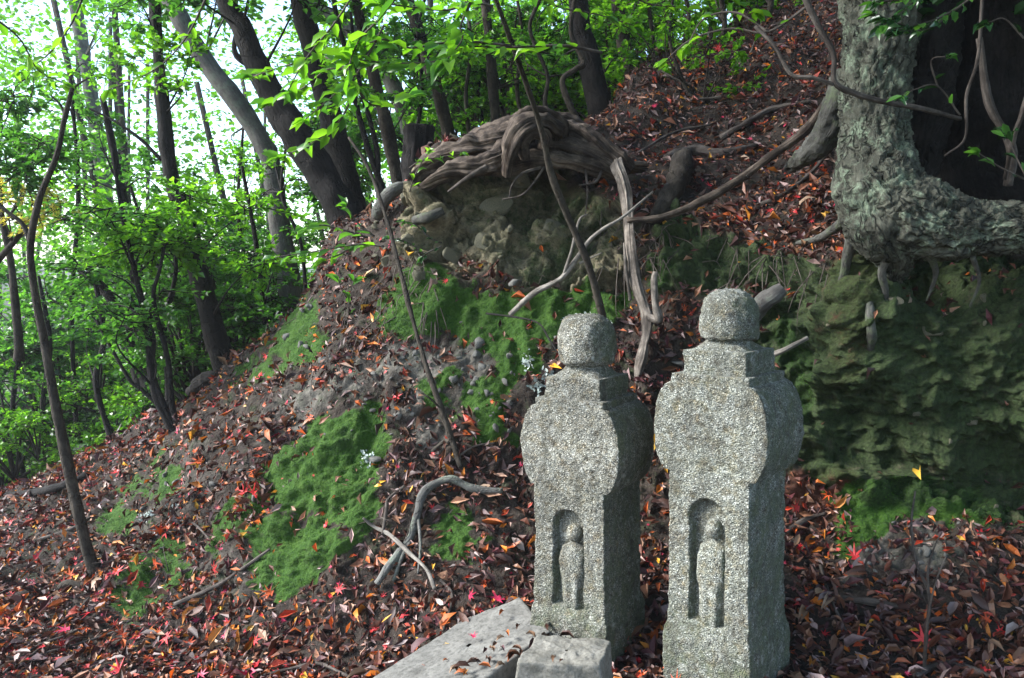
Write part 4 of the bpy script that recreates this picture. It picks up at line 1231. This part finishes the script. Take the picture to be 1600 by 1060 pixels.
tree('wavy_sapling', 'thin wavy pale stem beside the twisting stem', [(872, 210), (852, 165), (856, 120), (840, 80), (828, 40), (848, -10)], [8, 8, 7, 7, 6, 6], 7.3, 'bark_mid', blobgrid(800, 900, 0, 170, 7.5, 8.5, 4, .35, 70, .08, 'mid'), cat='sapling', extra_up=0)
for lab, pts, w, Y, bl in [
        ('thin stem between upright trunk and wavy pale stem', [(822, 215), (808, 140), (816, 60), (806, -20)], [7, 7, 6, 5], 8.6, (780, 870)),
        ('thin stem just right of the slanting grey trunk', [(735, 230), (728, 150), (736, 70), (726, -20)], [7, 7, 6, 5], 9.0, (690, 780)),
        ('thin stem on the upper slope right of brown trunk', [(1062, 135), (1050, 70), (1036, -20)], [11, 10, 8], 8.2, (1000, 1110)),
        ('slanted thin stem high on the rim of the leaf slope', [(1090, 118), (1112, 60), (1104, -20)], [9, 8, 7], 8.0, (1060, 1170)),
        ('farthest thin stem near top of the leaf slope', [(1160, 75), (1150, 20), (1158, -30)], [12, 11, 10], 8.3, (1110, 1220)),
        ('pale thin stem behind the twisting stem', [(930, 200), (938, 120), (918, 40), (925, -20)], [6, 6, 6, 5], 8.4, (880, 980))]:
    tree('thin_sapling', lab, pts, w, Y, 'bark_mid', blobgrid(bl[0], bl[1], -40, 120, Y, Y + 1.5, 5, .45, 90, .085, 'mid'), cat='sapling', group='thin saplings along the crest', extra_up=1)

for lab, pts, w, Y in [('sapling with leafy top at the left end of slope rim', [(1012, 168), (1022, 90), (1010, -20)], [8, 7, 6], 7.6), ('bent sapling half way up the slope rim', [(1036, 150), (1060, 90), (1076, 30), (1068, -20)], [7, 6, 6, 5], 7.3),
                       ('leafy sapling near the top of the slope rim', [(1120, 95), (1132, 40), (1124, -20)], [9, 8, 7], 7.6), ('thin leaning sapling on the open leaf slope', [(1095, 175), (1068, 130), (1046, 60), (1052, -10)], [7, 6, 5, 4], 6.6),
                       ('grey sapling at the top edge above the leaf slope', [(1190, 60), (1204, 10), (1200, -30)], [10, 9, 8], 7.8)]:
    tree('rim_sapling', lab, pts, w, Y, 'bark_mid', blobgrid(pts[0][0] - 80, pts[0][0] + 60, -40, pts[0][1] - 30, Y - .2, Y + .9, 8, .3, 45, .075, 'bright'), cat='sapling', group='saplings on the slope rim', extra_up=.6)
for lab, pts, w in [('grey root running down the middle of the leaf slope', [(1120, 215), (1160, 190), (1200, 172), (1262, 160)], [9, 10, 9, 6]), ('dark root above the short grey log', [(1040, 245), (1085, 232), (1130, 236), (1180, 228)], [14, 17, 15, 9]),
                    ('thin root beside big tree on the leaf slope', [(1180, 320), (1225, 300), (1270, 268), (1300, 230)], [6, 7, 7, 5]), ('pale dry stick high on the leaf slope', [(1085, 155), (1130, 150), (1180, 130)], [5, 5, 3]),
                    ('dark twig crossing the slope under the rim saplings', [(1000, 235), (1050, 205), (1110, 190)], [5, 5, 4])]:
    stick('slope_root', lab, 'root', onground(pts, .02), w, M['twig'], 'roots and sticks on the upper slope', sides=9)

# valley side, left
tree('bare_forked_sapling', 'tall bare brown sapling with a kinked top at far left', [(150, 896), (134, 850), (108, 735), (88, 640), (70, 540), (52, 440), (48, 380), (62, 310), (88, 245), (100, 190), (113, 138)], [22, 18, 16, 14, 13, 12, 12, 9, 8, 8, 6], (4.75, 4.6), 'bark_mid', cat='sapling', extra_up=0, flare=False,
     stems=[([(150, 888), (130, 915), (105, 912), (85, 930)], [16, 13, 13, 12]), ([(150, 880), (158, 905), (150, 930)], [14, 12, 8])],
     limbs=[([(50, 385), (35, 350), (10, 330), (-20, 300)], [9, 7, 6, 5]), ([(102, 185), (95, 165), (80, 150)], [5, 4, 3]), ([(112, 140), (128, 128), (140, 122)], [4, 3, 2]), ([(110, 170), (118, 200)], [4, 3])])
tree('many_stemmed_sapling', 'dark many-stemmed sapling on the leafy crest left of moss strip', [(288, 706), (262, 660), (240, 605), (228, 500), (212, 430), (192, 340), (175, 230)], [18, 14, 12, 10, 9, 7, 5], 6.1, 'bark_dark',
     blobgrid(120, 290, 330, 560, 5.8, 6.8, 9, .38, 90, .075, 'mid'), cat='sapling', extra_up=0,
     stems=[([(288, 700), (270, 640), (262, 560), (240, 470), (250, 420), (262, 360)], [11, 9, 8, 7, 5, 4]), ([(292, 704), (310, 650), (330, 665), (352, 690)], [6, 5, 5, 4]), ([(282, 700), (255, 645), (222, 610), (200, 590), (150, 500)], [9, 7, 6, 6, 4]), ([(285, 700), (240, 590), (238, 520), (200, 460)], [10, 8, 7, 5])])
tree('mossy_double_tree', 'dark double trunk standing behind the many-stemmed sapling', [(236, 640), (228, 560), (220, 470), (204, 390), (190, 300), (160, 150)], [30, 28, 25, 20, 14, 8], 8.2, 'bark_dark', blobgrid(60, 330, 180, 480, 7.5, 9.5, 12, .5, 100, .085, 'mid'), extra_up=0,
     stems=[([(222, 610), (205, 540), (175, 470), (140, 430)], [20, 18, 16, 12])])
tree('hazy_tree', 'pale hazy trunk rising in bright light at the top left', [(172, 420), (165, 320), (150, 200), (132, 90), (114, -20)], [24, 23, 21, 19, 18], 15, 'bark_pale', blobgrid(-20, 240, -60, 130, 12, 14, 7, .7, 60, .12, 'bright'))
tree('left_edge_tree', 'thin dark trunk behind the far left bare sapling', [(28, 520), (18, 420), (5, 350), (-20, 260)], [12, 11, 10, 9], 7.4, 'bark_mid', blobgrid(-60, 90, 120, 300, 6, 8, 9, .5, 110, .085, 'mid'), extra_up=1)
tree('yellow_maple', 'small yellow-leaved tree at the left edge behind bare sapling', [(-40, 560), (-20, 440), (20, 380), (60, 340)], [14, 12, 9, 5], 6.4, 'bark_mid', [(x, y, 6.2, .26, 90, .055, 'yellow') for x, y in ((5, 305), (45, 300), (80, 312), (20, 345), (60, 345), (-20, 320), (95, 330))], extra_up=0, tpl=MAPLE)
for lab, pts, w, Y in [
        ('slim dark stem between slim dark tree and pale tree', [(425, 590), (412, 480), (400, 380), (378, 260)], [9, 8, 7, 5], 7.8),
        ('slim stem standing just left of the slim dark tree', [(262, 600), (258, 500), (275, 420), (262, 330)], [8, 7, 6, 4], 7.4),
        ('leaning thin stem low in the green hollow at left', [(178, 700), (150, 600), (162, 520), (140, 400)], [10, 9, 8, 6], 8.0),
        ('thin stem rising from green hollow under yellow leaves', [(78, 740), (66, 640), (78, 540), (60, 430)], [9, 8, 7, 5], 8.6)]:
    tree('hollow_sapling', lab, pts, w, Y, 'bark_dark', blobgrid(pts[0][0] - 110, pts[0][0] + 60, 380, 600, Y - .4, Y + 1.2, 7, .42, 90, .08, 'mid'), cat='sapling', group='thin saplings in the hollow', extra_up=0)


for lab, pts, w, Y in [('very thin straight stem left of the hazy pale trunk', [(118, 640), (112, 480), (122, 300), (110, 120)], [7, 7, 6, 5], 9), ('thin pale stem between pale tree and slim dark tree', [(398, 560), (388, 440), (372, 330), (380, 200)], [8, 7, 6, 4], 9.5),
                       ('slender slanting stem crossing behind the slim dark tree', [(330, 620), (300, 520), (240, 400), (200, 280)], [8, 7, 6, 4], 9), ('slender dark stem in the gap under the leaning trunk', [(478, 470), (470, 380), (440, 300), (452, 200)], [7, 6, 5, 4], 8.2),
                       ('slender stem right of the thin twin-stemmed tree', [(640, 250), (660, 150), (652, 60), (668, -20)], [6, 6, 5, 4], 8.4), ('slender stem behind the upright trunk above the arch', [(758, 215), (748, 130), (765, 50), (750, -20)], [6, 6, 5, 4], 9.6),
                       ('slender curved stem at the left edge of the hollow', [(40, 760), (20, 640), (32, 520), (10, 420)], [8, 7, 6, 5], 9.2), ('slender forked stem beside the dark double trunk', [(262, 640), (282, 540), (272, 450), (300, 380)], [7, 6, 5, 4], 8.6)]:
    tree('slender_stem', lab, pts, w, Y, 'bark_dark', blobgrid(pts[0][0] - 90, pts[0][0] + 60, pts[-1][1], pts[0][1] - 120, Y - .3, Y + 1, 7, .4, 55, .08, ['mid', 'bright'][pts[0][0] % 4 // 2]), cat='sapling', group='slender stems in the wood', extra_up=0)


# shrubs filling the hollow: four kinds copied with their parts
def shrub_proto(tone, size, n):
    lm, tm = MB(), MB()
    for k in range(9):
        a = rng.uniform(0, 6.28); rr = rng.uniform(.1, .5)
        c = np.array([math.cos(a) * rr, math.sin(a) * rr, rng.uniform(.08, 1.05)])
        tube(tm, [np.zeros(3), c * [.5, .5, .6], c], [.018, .012, .006], 5, n=8)
        spray(lm, tm, c, .36, n // 9, size, tone, twigs=11, tpl=DIAM, flatz=.5)
    return tm.mesh('stem', M['bark_mid'], colour=False), lm.mesh('foliage', M['leaf'], smooth=False)


SH = [shrub_proto('mid', .05, 1800), shrub_proto('dark', .052, 1800), shrub_proto('bright', .048, 1700), shrub_proto('mid', .068, 1300)]


def shrub(x, y, Y, s, k, label, group):
    c = at(x, y, Y)
    o = thing('leafy_shrub', label, 'shrub', c, group)
    o.rotation_euler.z = rng.uniform(0, 6.28); o.scale = (s, s, s * rng.uniform(.8, 1.15))
    for nm, me in zip(('stem', 'foliage'), SH[k]):
        ch = bpy.data.objects.new(nm, me); col.objects.link(ch); ch.parent = o
    return o


for k in range(46):
    x = rng.uniform(-160, 460); Y = rng.uniform(7.6, 12.5)
    crest = np.interp(x, [-160, 0, 150, 300, 400, 460], [800, 775, 700, 615, 540, 490])
    y = crest + rng.uniform(-20, 110) - (Y - 7.6) * 26
    sc = rng.uniform(.75, 1.35)
    shrub(x, y, Y, sc * Y / 9, [0, 1, 2, 0, 3][k % 5], ('low ' if sc < .95 else 'tall ' if sc > 1.15 else 'middling ') + ['green', 'dark green', 'light green', 'mid green', 'large-leaved green'][k % 5] + ' shrub ' + ('close below the crest ' if Y < 9 else 'down in the hollow ' if Y < 10.8 else 'far down the hollow ') + ('under the yellow leaves' if x < 60 else 'behind the bare forked sapling' if x < 150 else 'behind the many-stemmed sapling' if x < 280 else 'behind the slim dark tree' if x < 380 else 'below the pale tree'), 'shrubs in the hollow')
for k in range(26):
    x = rng.uniform(500, 1060); Y = rng.uniform(8.4, 13)
    y = np.interp(x, [500, 640, 900, 1060], [400, 260, 215, 120]) + rng.uniform(-40, 60) - (Y - 8.4) * 12
    sc = rng.uniform(.8, 1.3)
    shrub(x, y, Y, sc * Y / 9, [0, 1, 3, 2][k % 4], ('low ' if sc < .95 else 'tall ' if sc > 1.13 else 'middling ') + ['green', 'dark green', 'large-leaved', 'light green'][k % 4] + ' understorey shrub ' + ('close behind ' if Y < 10 else 'some way behind ' if Y < 11.6 else 'far behind ') + ('the straight dark tree' if x < 600 else 'the charred stump' if x < 720 else 'the root arch' if x < 880 else 'the sturdy dark slope trunk' if x < 970 else 'the straight brown trunk'), 'shrubs behind the crest')

# far wood: one mass of foliage and stems
lm, tm = MB(), MB()
nf = 210000
fxx = rng.uniform(-350, 1350, nf); fyy = rng.uniform(-200, 760, nf); fY = 11 + 22 * rng.random(nf) ** 1.3
d_ = FWD[None] + ((fxx - 800) / F)[:, None] * RGT + ((530 - fyy) / F)[:, None] * UPV
fp = CAM + d_ * (fY / d_[:, 1])[:, None]
cl = fbm(fp, .55, 3, 90) + .5 * fbm(fp, 1.7, 2, 91)
topy = np.interp(fxx, [-350, 0, 120, 240, 420, 500, 560, 640, 1400], [40, 30, 170, 260, 260, 120, 20, -100, -260])
keep = (cl > np.where(fxx > 500, .06, -.12)) & (fyy > topy + 130 * fbm(fp, .9, 2, 92) + 10) & (fp[:, 2] > -4.8)
thin = (fyy <= topy + 130) & (rng.random(nf) < .3) & (cl > .05)
keep |= thin & (fyy > -200)
fp = fp[keep]; k = len(fp)
toneb = np.clip(.5 + .5 * noise(fp, .5, 93) + .35 * sstep(450, 650, fxx[keep]), 0, 1.2)[:, None]  # leaves towards the right coloured lighter to stand in for missing light
fc = leaf_cols('mid', k, .35) * (1 - toneb) + leaf_cols('bright', k, .3) * toneb
sz_ = (.045 + .0042 * fp[:, 1]) * rng.uniform(.7, 1.4, k)
add_leaves(lm, DIAM, fp, rng.normal(0, 1, (k, 3)) * [1, 1, .5], np.array([0, 0, 1.0]) + rng.normal(0, .5, (k, 3)), sz_, sz_ * .95, fc)
fo = lm.build('far_forest', M['leaf'], smooth=False)
tag(fo, 'dense sunlit green wood filling the far side of the valley', 'forest', kind='stuff')
for k in range(60):
    x = rng.uniform(-250, 1200); Y = rng.uniform(12, 30); q = at(x, 600, Y); ln_ = rng.normal(0, .9)
    b = np.array([q[0], q[1], -4.8])
    tube(tm, [b, b + [ln_ * .3, 0, 4], b + [ln_, 0, 9 + 4 * rng.random()]], [.09, .075, .05], 6, n=10)
ts = tm.build('far_trunks', M['bark_mid'], fo, colour=False)


# ------------------------------------------------------------------ big tree on the cliff edge, hollow and dark inside
bt = thing('big_cliff_tree', 'massive rough-barked tree gripping the cliff top at right', 'tree', at(1400, 400, 3.9))


def bark_limb(name, pts, w, sides=64, n=170, amp=1.0, seed=1, mat='bark_big', flat=1.0):
    p = pxpath(pts, 4); m = MB()
    tube(m, p, rads(w, p), sides, n=n, rough=.08, rs=2.2, seed=seed, flat=flat)
    V = m.v[0]
    # furrowed plates, long in the limb's own direction
    k = sides; P_ = catmull(p, n)
    cen = np.vstack([np.repeat(P_, k, 0), P_[:1], P_[-1:]])
    d = V - cen; rr = np.linalg.norm(d, axis=1) + 1e-9; d /= rr[:, None]
    sl = np.concatenate([[0], np.cumsum(np.linalg.norm(np.diff(P_, axis=0), axis=1))])
    sl = np.concatenate([np.repeat(sl, k), [0, sl[-1]]])
    ang = np.concatenate([np.tile(np.linspace(0, 2 * np.pi, k, endpoint=False), n), [0, 0]])
    rm = .16
    vv = np.stack([np.cos(ang) * rm, np.sin(ang) * rm, sl * .24], 1)
    vv = vv + .03 * np.stack([fbm(V, 12, 3, 1), fbm(V, 12, 3, 2), .6 * fbm(V, 12, 3, 3)], 1)
    a, b, c = worley(vv, 40, seed); a2, b2, c2 = worley(vv, 17, seed + 40); cm = sstep(-.3, .35, fbm(V, 7, 2, seed + 50)); fl = fbm(vv, 55, 3, seed + 60)
    ridge = 1 - np.abs(fbm(vv, 24, 4, seed + 5, .6))
    h = .007 * (c - .5) - .004 * cm * np.exp(-((b - a) / .10) ** 2) - .006 * cm * np.exp(-((b2 - a2) / .08) ** 2) + .006 * fl + .03 * (ridge - .7) + .005 * (c2 - .5) + .02 * fbm(V, 5, 3, seed + 7)
    m.v[0] = V + d * (amp * h)[:, None]
    return m.build(name, M[mat], bt, colour=False)


bark_limb('trunk', [(1386, -260, 4.0), (1380, -80, 3.95), (1372, 60, 3.9), (1366, 160, 3.85), (1368, 235, 3.78), (1386, 292, 3.7), (1420, 330, 3.64), (1468, 350, 3.6), (1530, 356, 3.56), (1600, 354, 3.5), (1690, 372, 3.45), (1800, 420, 3.4), (1960, 470, 3.45), (2080, 560, 3.6)], [122, 112, 102, 92, 96, 114, 120, 110, 96, 82, 74, 66, 56, 40], 110, 420, 1.0, 3)
bark_limb('buttress', [(1362, 200, 3.85), (1364, 290, 3.74), (1380, 350, 3.7), (1398, 395, 3.74), (1392, 440, 3.85)], [88, 104, 104, 74, 30], 50, 90, .9, 7)
bark_limb('rear_trunk', [(1560, -300, 4.6), (1540, -60, 4.55), (1530, 100, 4.5), (1535, 230, 4.5), (1560, 330, 4.5)], [330, 300, 280, 260, 280], 64, 120, 1.2, 11, 'bark_dark')  # near-black bark puts the hollow's shade into the colour
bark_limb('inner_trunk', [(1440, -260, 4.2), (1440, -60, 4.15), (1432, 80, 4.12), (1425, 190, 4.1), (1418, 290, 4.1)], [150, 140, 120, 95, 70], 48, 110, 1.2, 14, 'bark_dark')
bark_limb('surface_root', [(1330, 120, 4.1), (1305, 175, 4.1), (1288, 215, 4.15), (1262, 240, 4.25), (1235, 262, 4.5)], [50, 46, 44, 38, 24], 30, 70, .6, 17, 'bark_moss')
for pts, w in [([(1254, -10, 3.4), (1278, 40, 3.4), (1302, 85, 3.4), (1304, 128, 3.4), (1335, 146, 3.42), (1385, 160, 3.45), (1440, 170, 3.5), (1500, 186, 3.6)], [9, 9, 9, 9, 9, 9, 8, 7]),
               ([(1180, 42, 3.5), (1210, 72, 3.45), (1236, 116, 3.42), (1270, 122, 3.4), (1302, 132, 3.4)], [5, 6, 6, 6, 6]),
               ([(1535, -10, 3.6), (1528, 90, 3.6), (1510, 150, 3.6), (1508, 215, 3.6), (1476, 244, 3.6)], [5, 5, 5, 4, 3]),
               ([(1530, 60, 3.7), (1545, 160, 3.7), (1580, 230, 3.7), (1575, 290, 3.75)], [10, 12, 14, 12]), ([(1610, 130, 3.5), (1596, 180, 3.5), (1584, 215, 3.55), (1570, 280, 3.7)], [7, 7, 7, 6])]:
    p = pxpath(pts, 4); m = MB(); tube(m, p, rads(w, p), 9, n=len(p) * 8, rough=.2, rs=12, seed=int(rng.integers(99))); m.build('branch', M['twig'], bt, colour=False)
for pts, w in [([(1392, 392, 3.66), (1378, 425, 3.72), (1384, 462, 3.76), (1368, 500, 3.8)], [20, 14, 9, 4]), ([(1452, 396, 3.58), (1462, 428, 3.66), (1448, 470, 3.72)], [12, 8, 3]), ([(1342, 350, 3.7), (1326, 392, 3.82), (1318, 430, 3.88), (1300, 470, 3.95)], [26, 17, 11, 5]),
               ([(1520, 402, 3.54), (1530, 440, 3.62), (1515, 480, 3.66)], [9, 6, 3]), ([(1335, 330, 3.72), (1310, 352, 3.9), (1280, 372, 4.15), (1245, 380, 4.35)], [24, 16, 11, 6])]:
    p = pxpath(pts, 4); m = MB(); tube(m, p, rads(w, p), 12, n=len(p) * 9, rough=.25, rs=9, seed=int(rng.integers(99))); m.build('small_root', M['bark_moss'], bt, colour=False)
lm = MB()
for x, y, Y, r, nl in ((1420, -260, 3.6, .8, 420), (1650, -150, 3.4, .8, 420), (1800, 100, 3.6, .7, 300), (1300, -330, 4.2, .8, 300), (1560, -420, 3.4, 1.0, 500), (1750, -350, 3.0, .9, 400), (1500, -380, 4.6, 1.0, 400), (1900, -100, 3.6, .9, 400), (1350, -500, 3.2, .9, 400)):
    spray(lm, None, at(x, y, Y), r, nl, .085, 'dark', twigs=nl // 14)
k = 20000  # unseen overhead leaf canopy, added and shaped to shade slope and cliff
cp = np.stack([rng.uniform(-3.8, 9, k), rng.uniform(-6, 10, k), rng.uniform(4.9, 7.0, k)], 1)
cp = cp[(cp[:, 1] < 7) | ((cp[:, 2] > 5.7) & (cp[:, 0] > -.3))]
cp = cp[(fbm(cp, .6, 2, 95) > -.5) & (cp[:, 0] > -3.8 + .5 * noise(cp, 1.0, 96))]; k = len(cp)
sz_ = rng.uniform(.14, .3, k)
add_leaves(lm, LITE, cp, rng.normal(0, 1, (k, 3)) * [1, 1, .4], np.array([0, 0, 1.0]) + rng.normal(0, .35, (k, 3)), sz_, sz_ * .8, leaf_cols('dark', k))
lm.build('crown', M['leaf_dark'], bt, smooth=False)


# ------------------------------------------------------------------ near sprigs with leaves one can pick apart
def sprig(name, label, cat, twigs, size, tones, mat, spacing=.035, w=3.5, droop=.35, bark='twig', wid=.42, group=None, spread=.9, tipn=4):
    """twigs: px paths with depth; each leaf is an object of its own on its twig."""
    p0 = at(*twigs[0][0])
    root = thing(name, label, cat, p0, group)
    for ti, tw in enumerate(twigs):
        p = pxpath(tw, 4); m = MB(); tube(m, p, rads([w * 1.2, w * .8, w * .5], p), 6, n=len(p) * 6, rough=.15, rs=15)
        st = m.build('twig', M[bark], root, colour=False)
        Q = catmull(p, 200); ln_ = np.linalg.norm(np.diff(Q, axis=0), axis=1).sum()
        k = max(2, int(ln_ / spacing)); ts = list(np.linspace(.12, .97, k)) + [1.0] * tipn
        for i, t in enumerate(ts):
            j = min(198, int(t * 199)); q = Q[j]; d = Q[j + 1] - Q[max(0, j - 1)]; d /= np.linalg.norm(d)
            sd_ = np.cross(d, [0, 0, 1.0]); sd_ /= np.linalg.norm(sd_) + 1e-6
            a = (1 if i % 2 else -1) * rng.uniform(.5, 1.1) * spread if t < 1 else rng.uniform(-1.1, 1.1)
            dd = d * math.cos(a) + sd_ * math.sin(a) + np.array([0, 0, -droop * rng.uniform(.2, 1.2)]) + rng.normal(0, .15, 3)
            nn = np.array([0, -.25, 1.0]) + rng.normal(0, .4, 3)
            L = size * rng.uniform(.65, 1.2)
            tone = tones[rng.integers(len(tones))]
            a_, b_ = GREEN[tone]; ct = a_ + (b_ - a_) * [.25, .6, .95][rng.integers(3)]
            me = leaf_proto('oval' + tone, ct, [0.0, .3, .6][i % 3], [.1, .3][i % 2], mat)
            place_leaf('leaf', me, q, dd, nn, L, L * wid * 1.2, st)
    return root


T3 = lambda pts, Y0, Y1: [(x, y, Y0 + (Y1 - Y0) * i / (len(pts) - 1)) for i, (x, y) in enumerate(pts)]
sprig('slanting_sapling', 'thin dark slanting sapling before the root arch with bright leafy twigs', 'sapling', [
    T3([(800, 72), (742, 66), (690, 68), (640, 75), (600, 62), (565, 72)], 3.5, 3.3), T3([(940, 82), (880, 72), (800, 74), (730, 74), (680, 96), (600, 98), (545, 90)], 3.7, 3.3),
    T3([(770, 10), (735, 4), (700, 16), (650, 12), (600, 6)], 3.5, 3.3), T3([(735, 5), (720, 40), (722, 62), (700, 92)], 3.4, 3.3)], .11, ['bright', 'bright', 'mid'], M['leaf_hero'], .036, 4, droop=.15)
sap = bpy.data.objects['slanting_sapling']
p = pxpath([(944, 508, 4.35), (938, 480, 4.32), (918, 410, 4.25), (888, 340, 4.18), (862, 275, 4.1), (845, 200, 4.0), (822, 130, 3.85), (795, 55, 3.65), (768, -20, 3.5)], 4)
m = MB(); tube(m, p, rads([13, 12, 11, 11, 11, 9, 8, 8, 7], p), 12, n=80, rough=.12, rs=10); m.build('stem', M['bark_mid'], sap, colour=False)
sprig('hanging_branch', 'bright green leafy branch hanging over the leaning trunk', 'branch', [
    T3([(640, -30), (592, 30), (562, 62), (545, 108), (556, 134)], 3.2, 3.3), T3([(560, -20), (520, 40), (478, 92), (450, 142)], 3.3, 3.5), T3([(600, 40), (560, 112), (520, 150), (478, 186)], 3.3, 3.6),
    T3([(560, 130), (530, 190), (490, 222), (440, 246)], 3.4, 3.7), T3([(545, 108), (510, 110), (470, 140), (420, 160)], 3.4, 3.7), T3([(545, 108), (505, 90), (440, 105), (395, 120)], 3.5, 4.0), T3([(556, 134), (575, 160), (600, 165), (640, 150)], 3.5, 3.8)],
    .09, ['bright', 'bright', 'mid'], M['leaf_hero'], .036, 3, droop=.12)
sprig('far_left_leaves', 'loose sprig of bright leaves high at the top left', 'branch', [T3([(330, -20), (290, 60), (240, 110), (170, 140)], 4.6, 5.0), T3([(140, -30), (110, 40), (70, 90), (30, 110)], 4.4, 4.8), T3([(-20, 20), (30, 60), (60, 110), (100, 130)], 4.2, 4.6)], .085, ['bright'], M['leaf_hero'], .05, 3)
sprig('crest_sprig', 'fan of glossy light-green leaves below the leaning trunk', 'sprig', [
    T3([(600, 385), (560, 382), (500, 392), (430, 402)], 4.6, 4.6), T3([(575, 372), (545, 362), (505, 352), (478, 358)], 4.7, 4.6), T3([(560, 380), (530, 398), (510, 405)], 4.7, 4.6), T3([(585, 370), (560, 350), (540, 322)], 4.7, 4.7)], .095, ['bright', 'mid', 'mid'], M['leaf_hero'], .05, 3)
sprig('bank_seedling', 'leafy dark-green seedling on the bank under the rock face', 'seedling', [T3([(690, 380), (672, 372), (650, 352), (630, 345)], 4.8, 4.7), T3([(665, 400), (640, 380), (610, 372)], 4.8, 4.7), T3([(690, 385), (668, 395), (660, 402)], 4.75, 4.7)], .055, ['dark', 'mid'], M['leaf_dark'], .03, 2.5)
sprig('crest_seedling', 'small seedling with pale upturned leaves on the mossy crest', 'seedling', [T3([(545, 500), (545, 470), (552, 440)], 5.2, 5.1), T3([(550, 480), (535, 455), (530, 440)], 5.2, 5.1)], .09, ['mid'], M['leaf_dark'], .09, 2.5, tipn=2)
sprig('root_sprig', 'small bright sprig growing at left end of the arched root', 'sprig', [T3([(640, 262), (660, 250), (690, 245), (720, 240)], 4.9, 4.6), T3([(640, 300), (650, 270), (668, 240)], 4.9, 4.8)], .06, ['bright'], M['leaf_hero'], .05, 2)
sprig('slope_sprig', 'bare grey twigs with few bright leaves over the upper slope', 'sprig', [T3([(1262, 10), (1200, 50), (1140, 45), (1080, 62), (1040, 95)], 3.6, 3.9), T3([(1200, 50), (1150, 20), (1100, 30), (1075, 70)], 3.6, 3.9)], .07, ['bright'], M['leaf_hero'], .09, 4, tipn=5)
sprig('crest_overhang', 'bright leaves hanging from the top edge over the slope trunks', 'branch', [T3([(820, -20), (870, 10), (930, 22), (990, 40)], 4.0, 4.2), T3([(960, -25), (1010, 5), (1060, 12), (1110, 30)], 4.2, 4.4), T3([(1120, -25), (1150, 5), (1180, 20)], 4.2, 4.4)], .085, ['bright', 'mid'], M['leaf_hero'], .045, 3, droop=.2)
sprig('evergreen_spray', 'dark glossy evergreen spray hanging before the big tree', 'spray', [T3([(1540, -20), (1480, 22), (1420, 40), (1365, 20)], 3.3, 3.2), T3([(1460, -30), (1420, 10), (1380, 40)], 3.3, 3.2), T3([(1500, 10), (1450, 45), (1400, 48)], 3.3, 3.2), T3([(1480, -20), (1440, -5), (1365, 5)], 3.3, 3.2)], .062, ['dark', 'dark', 'mid'], M['leaf_dark'], .022, 3)
sprig('hollow_sprig', 'few green leaves on a thin twig before the dark hollow', 'sprig', [T3([(1500, 180), (1465, 135), (1430, 140), (1410, 150)], 3.4, 3.3), T3([(1465, 135), (1455, 95), (1480, 88)], 3.4, 3.3)], .055, ['mid', 'dark'], M['leaf_dark'], .07, 2.5)
sprig('edge_evergreen', 'dark green broad leaves at the right edge above the root', 'sprig', [T3([(1610, 290), (1590, 250), (1575, 215)], 3.2, 3.2), T3([(1600, 280), (1560, 260), (1530, 240)], 3.3, 3.3), T3([(1600, 60), (1570, 30), (1545, 35)], 3.3, 3.3)], .075, ['dark', 'mid'], M['leaf_dark'], .06, 3)
# slim bare sapling on the middle bank and the bare seedling at lower right
stick('slim_bare_sapling', 'slim bare sapling stem leaning across the gravel bank', 'sapling', np.vstack([onground([(720, 730), (712, 695)], .03), pxpath([(690, 640, 4.25), (662, 560, 4.3), (640, 480, 4.4), (622, 410, 4.5), (600, 330, 4.7), (575, 262, 4.9), (545, 215, 5.0)], 4)]), [9, 10, 10, 8, 8, 7, 6, 5, 4], M['bark_mid'],
      forks=[(np.vstack([onground([(705, 690), (690, 690), (672, 700)], .03)]), [8, 7, 5]), (pxpath([(690, 640, 4.25), (668, 620, 4.2), (640, 605, 4.25)], 4), [3, 3, 2])])
stick('bare_seedling', 'thin bare forked seedling standing in leaves at lower right', 'seedling', np.vstack([onground([(1442, 1040)], 0), pxpath([(1448, 985, 3.02), (1452, 930, 3.05), (1432, 880, 3.1), (1424, 820, 3.15), (1430, 768, 3.2)], 3)]), [6, 6, 5, 5, 4, 3], M['twig'],
      forks=[(pxpath([(1452, 935, 3.05), (1450, 890, 3.05), (1462, 850, 3.05), (1472, 832, 3.05)], 3), [4, 3, 3, 2]), (pxpath([(1450, 960, 3.04), (1462, 910, 3.0), (1478, 870, 3.0)], 3), [3, 3, 2])])
stick('black_bent_twig', 'thin black bent twig touching the cushion-capped marker', 'twig', pxpath([(760, 490, 3.9), (812, 497, 3.7), (842, 506, 3.6), (858, 530, 3.45), (872, 552, 3.32)], 4), [3, 3, 3, 3, 2], M['bark_dark'])

# ------------------------------------------------------------------ moist valley air
hz_o = MB()
x0, x1, y0, y1, z0, z1 = -420, 420, -360, 480, -8.5, 13.5
hv = [(x, y, z) for z in (z0, z1) for y in (y0, y1) for x in (x0, x1)]
hz_o.add(np.array(hv), [[0, 2, 3, 1], [4, 5, 7, 6], [0, 1, 5, 4], [2, 6, 7, 3], [0, 4, 6, 2], [1, 3, 7, 5]])
hm = bpy.data.materials.new('valley_haze'); hm.use_nodes = True
hm.node_tree.nodes.remove(hm.node_tree.nodes['Principled BSDF'])
pv = hm.node_tree.nodes.new('ShaderNodeVolumePrincipled')
pv.inputs['Color'].default_value = (.9, .95, 1, 1); pv.inputs['Density'].default_value = .0012; pv.inputs['Anisotropy'].default_value = .3
hm.node_tree.links.new(pv.outputs[0], hm.node_tree.nodes['Material Output'].inputs['Volume'])
tag(hz_o.build('haze', hm, smooth=False, colour=False), kind='stuff')
